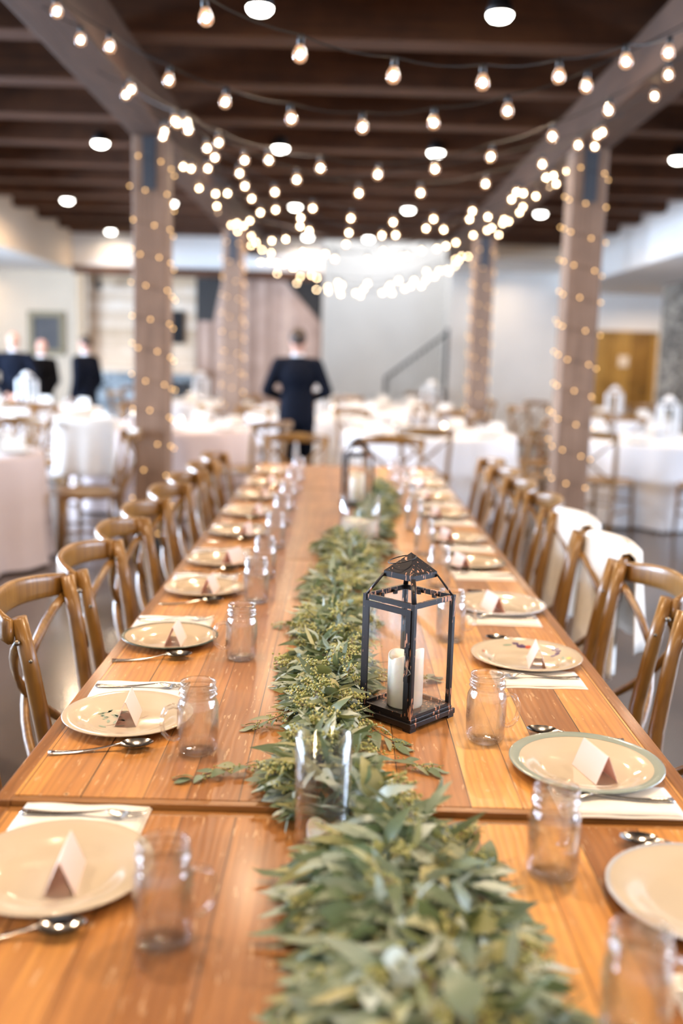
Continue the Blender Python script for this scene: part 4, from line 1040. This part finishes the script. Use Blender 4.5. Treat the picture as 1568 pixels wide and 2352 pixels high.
SECT = ['right', 'back-right', 'back', 'back-left', 'left', 'front-left', 'front', 'front-right']
def sect(a): return SECT[int(((math.degrees(a) % 360) + 22.5) // 45) % 8]
OCC = [(-.418, q) for q in LY] + [(.56, q) for q in RY_] + [(-.33, 6.92), (.36, 6.95), (-.445, 9.7), (-4.28, 13.05), (-4.12, 13.75), (-3.36, 13.1), (-2.62, 13.75), (-1.43, 7.55), (1.73, 7.55), (-1.43, 12.95), (1.73, 12.95), (-2.12, 8.55)]
for i, (x, y, r, wh, cm, lan, chs) in enumerate(tabs):
    t = thing('round_table', wh + (', under a blush cloth' if cm == 'cloth_pink' else ', under a white cloth'), 'table', (x, y, 0), 0, 'round tables with floor-length cloths')
    cloth_mesh(r, i + 3).build('tablecloth', M[cm], t)
    MB().lathe([(0, .74), (r * .98, .74), (r * .98, .757), (0, .757)], 40).build('tabletop', M['table_edge'], t)
    MB().lathe([(0, 0), (.30, 0), (.30, .03), (.05, .06), (.05, .70), (.2, .74), (0, .74)], 16).build('pedestal', M['table_edge'], t)
    seen_s = {}
    for k, a in enumerate(chs):
        ar = R(a + rnd.uniform(-4, 4)); d_ = r * 1.05 + .25 + rnd.uniform(-.01, .06)
        cx_, cy_ = x + d_ * math.cos(ar), y + d_ * math.sin(ar)
        if any(math.hypot(cx_ - p, cy_ - q) < .56 for p, q in OCC) or any(math.hypot(cx_ - tb[0], cy_ - tb[1]) < tb[2] * 1.05 + .27 for q, tb in enumerate(tabs) if q != i): continue
        OCC.append((cx_, cy_)); q_ = sect(ar); seen_s[q_] = seen_s.get(q_, 0) + 1
        q_ += ' side' if seen_s[q_] == 1 else ' side (second one)'
        place(CHAIR, (x + d_ * math.cos(ar), y + d_ * math.sin(ar), 0), ar + R(90) , 'crossback chair at the %s of the %s' % (q_, wh), 'chairs at the ' + wh)
    ns = 7
    for k in range(ns):
        a = R(360 / ns * k + 20 * i); ca, sa = math.cos(a), math.sin(a)
        place(BPL, (x + (r - .17) * ca, y + (r - .17) * sa, ctz), 0, 'white plate at the %s place of the %s' % (sect(a), wh), 'plates on the ' + wh)
        place(FAN, (x + (r - .17) * ca - .0, y + (r - .17) * sa - .03, ctz + .006), rnd.uniform(-.5, .5), 'folded napkin, %s place of the %s' % (sect(a), wh), 'napkins on the ' + wh)
        a2 = a + .24
        place(BG, (x + (r - .30) * math.cos(a2), y + (r - .30) * math.sin(a2), ctz), 0, 'drinking glass, %s place of the %s' % (sect(a), wh), 'glasses on the ' + wh)
    if lan:
        lantern((x + (.38 if i == 6 else 0), y - .1, ctz), R(20 * i + 8), 'white lantern in the middle of the %s' % wh, M['lantern_white'], 1.3, 'white lanterns on the round tables')
# a white cloth thrown over a chair beside the near left post
def big_drape(x, y, rz, lb, grp='white cloths draped over chair backs'):
    n, m = 16, 20; v = []
    T = Matrix.Translation((x, y, 0)) @ Matrix.Rotation(rz, 4, 'Z')
    for i in range(n + 1):
        u = -1 + 2 * i / n
        for j in range(m + 1):
            w = j / m; yr = -.285 - .088 * (1 - abs(u * .9) ** 2.4); wav = .018 * math.sin(u * 8) 
            if w < .45: a = w / .45; yy = yr - .03 - (.03 + wav) * (1 - a); z = .90 - .46 * (1 - a)
            elif w < .55: a = (w - .45) / .1; yy = yr - .03 * math.cos(math.pi * a); z = .90 + .02 * math.sin(math.pi * a)
            else: a = (w - .55) / .45; yy = yr + .03 + .02 * a; z = .90 - .30 * a
            v.append(T @ Vector((.225 * u * (1 + .18 * (1 - w)), yy, z)))
    f = [(i * (m + 1) + j, (i + 1) * (m + 1) + j, (i + 1) * (m + 1) + j + 1, i * (m + 1) + j + 1) for i in range(n) for j in range(m)]
    o = MB().add(v, f).build('draped_cloth', M['linen']); s_ = o.modifiers.new('thick', 'SOLIDIFY'); s_.thickness = .004; s_.offset = 0
    tag(o, lb, 'cloth', grp)
place(CHAIR, (-2.12, 8.55, 0), R(0), 'crossback chair under the white cloth left of the near left post', 'cloth-draped chairs')
big_drape(-2.12, 8.55, 0, 'long white cloth over the chair left of the near left post')

# ------------------------------------------------------------------ people
def capsule(b, p0, p1, r0, r1, n=14):
    p0, p1 = Vector(p0), Vector(p1)
    b.sweep([p0.lerp(p1, u) for u in (0, .25, .5, .75, 1)], [r0 + (r1 - r0) * u for u in (0, .25, .5, .75, 1)], n=n)
    b.ball(p0, r0, n=n, m=8); b.ball(p1, r1, n=n, m=8)
def person(label, loc, rz, suit, elbows, hands, bald=False, h=1.72, profile=0.0, stride=.0, headturn=0.0, width=1.0):
    k = h / 1.75
    t = thing('person', label, 'person', loc, rz); t.scale = (k, k, k)
    sh = [Vector((s_ * .185 * width, 0, 1.415)) for s_ in (-1, 1)]
    ft = [Vector((-.10, -stride, .0)), Vector((.10, stride, .0))]
    # body: one continuous surface
    b = MB()
    b.ball((0, .01, 1.645), .074, .094, .112, n=20, m=14); b.ball((0, .045, 1.60), .052, .058, .062); b.ball((0, .108, 1.635), .011, .016, .018)
    b.ball((0, .095, 1.594), .024, .012, .008); b.ball((0, .085, 1.55), .026, .022, .02)
    for s_ in (-1, 1):
        b.ball((s_ * .076, .0, 1.638), .010, .018, .030); b.ball((s_ * .03, .09, 1.665), .018, .012, .008)
    capsule(b, (0, -.005, 1.46), (0, .008, 1.57), .060, .052)
    b.ball((0, 0, 1.30), .155, .095, .20); b.ball((0, 0, 1.05), .135, .09, .16); b.ball((0, 0, .93), .15, .10, .10)
    for i in (0, 1):
        capsule(b, sh[i] + Vector((0, 0, -.01)), elbows[i], .045, .036); capsule(b, elbows[i], hands[i], .036, .026)
        e = (Vector(hands[i]) - Vector(elbows[i])).normalized(); hp = Vector(hands[i]) + e * .045
        b.ball(hp, .034, .034, .040, n=12, m=8)
        sidev = e.cross(Vector((0, 1, 0))); sidev = sidev.normalized() if sidev.length > .1 else Vector((1, 0, 0))
        for q in range(4):
            o_ = sidev * (-.024 + .016 * q); ln = (.060, .070, .066, .052)[q]
            m_ = hp + o_ + e * (.03 + ln * .45); capsule(b, hp + o_ + e * .02, m_, .0085, .008, 8); capsule(b, m_, m_ + (e + Vector((0, 0, -.35))).normalized() * ln * .55, .008, .007, 8)
        capsule(b, hp - sidev * .028, hp - sidev * .048 + e * .04, .010, .009, 8)
        hip = Vector(((-1, 1)[i] * .09, 0, .90)); kn = hip.lerp(ft[i], .48) + Vector((0, .03, 0)); an = ft[i] + Vector((0, 0, .09))
        capsule(b, hip, kn, .075, .05); capsule(b, kn, an, .048, .035); capsule(b, an, an + Vector((0, .12, -.05)), .033, .03)
    ob = b.build('body', M['skin'], t); rm = ob.modifiers.new('skin', 'REMESH'); rm.mode = 'VOXEL'; rm.voxel_size = .009; rm.use_smooth_shade = True
    sm = ob.modifiers.new('relax', 'SMOOTH'); sm.factor = .5; sm.iterations = 4
    # jacket
    j = MB()
    j.ball((0, 0, 1.30), .195 * width, .125, .19, n=20, m=14); j.ball((0, 0, 1.10), .168 * width, .115, .22, n=20, m=12)
    j.lathe([(0, 1.12), (.165, 1.10), (.180, .98), (.192, .84), (.186, .835), (0, .84)], 28); j.v[-28 * 6:] = [(x * width, y * .70, z) for x, y, z in j.v[-28 * 6:]]
    j.ball((0, -.03, 1.475), .072, .045, .035)
    for i in (0, 1):
        capsule(j, sh[i], elbows[i], .070, .056); capsule(j, elbows[i], Vector(elbows[i]).lerp(Vector(hands[i]), .95), .056, .043)
        capsule(j, (0, 0, 1.43), sh[i], .070, .068)
    oj = j.build('jacket', M[suit], t); rm = oj.modifiers.new('cloth', 'REMESH'); rm.mode = 'VOXEL'; rm.voxel_size = .014; rm.use_smooth_shade = True
    sm = oj.modifiers.new('relax', 'SMOOTH'); sm.factor = .5; sm.iterations = 3
    c = MB().lathe([(.066, 1.455), (.060, 1.525), (.056, 1.528), (.060, 1.455)], 24); c.v = [(x, y * 1.05 + .002, z) for x, y, z in c.v]; c.build('shirt_collar', M['shirt'], t)
    tr = MB()
    for i in (0, 1):
        hip = Vector(((-1, 1)[i] * .09, 0, .92)); kn = hip.lerp(ft[i], .48) + Vector((0, .02, 0)); an = ft[i] + Vector((0, 0, .07))
        capsule(tr, hip, kn, .098, .075); capsule(tr, kn, an, .075, .062)
    tr.ball((0, 0, .93), .16, .11, .11)
    ot = tr.build('trousers', M[suit], t); rm = ot.modifiers.new('cloth', 'REMESH'); rm.mode = 'VOXEL'; rm.voxel_size = .016; rm.use_smooth_shade = True
    for i in (0, 1): MB().ball(ft[i] + Vector((0, .06, .045)), .048, .14, .05).build('shoe', M['shoe'], t)
    if not bald:
        hr = MB(); hr.ball((0, -.008, 1.672), .083, .098, .100, n=20, m=14); hr.v = [(x, y, z) if not (y > .05 and z < 1.70) else (x * .8, y - .045, z + .01) for x, y, z in hr.v]
        hr.v = [(x, y, max(z, 1.60 + (y + .1) * .35)) for x, y, z in hr.v]
        hr.build('hair', M['hair'], t)
    return t
V = Vector
person('man in a dark suit walking away between the tables, elbows out', (-.445, 9.7, 0), R(0), 'suit', [V((-.30, -.03, 1.155)), V((.30, -.03, 1.155))], [V((-.13, .20, 1.07)), V((.13, .20, 1.07))], h=1.71, stride=.12)
person('bald man in a navy suit, hands behind his back, at the left edge', (-4.28, 13.05, 0), R(8), 'suit', [V((-.29, -.08, 1.14)), V((.29, -.08, 1.14))], [V((-.09, -.16, .93)), V((.09, -.16, .93))], bald=True, h=1.66, width=1.12)
person('man in a black suit half hidden behind the bald man', (-4.12, 13.75, 0), R(50), 'suit_black', [V((-.25, .0, 1.14)), V((.25, .0, 1.14))], [V((-.20, .14, .93)), V((.20, .14, .93))], bald=True, h=1.58)
person('dark-haired man in a navy suit standing sideways left of the fireplace', (-3.36, 13.1, 0), R(62), 'suit', [V((-.24, -.04, 1.14)), V((.24, -.04, 1.14))], [V((-.19, .08, .92)), V((.19, .08, .92))], h=1.64)
person('person in dark clothes almost hidden behind the near left post', (-2.62, 13.75, 0), R(-170), 'suit_black', [V((-.26, .0, 1.14)), V((.26, .0, 1.14))], [V((-.18, .14, 1.0)), V((.18, .14, 1.0))], h=1.50, width=1.1)
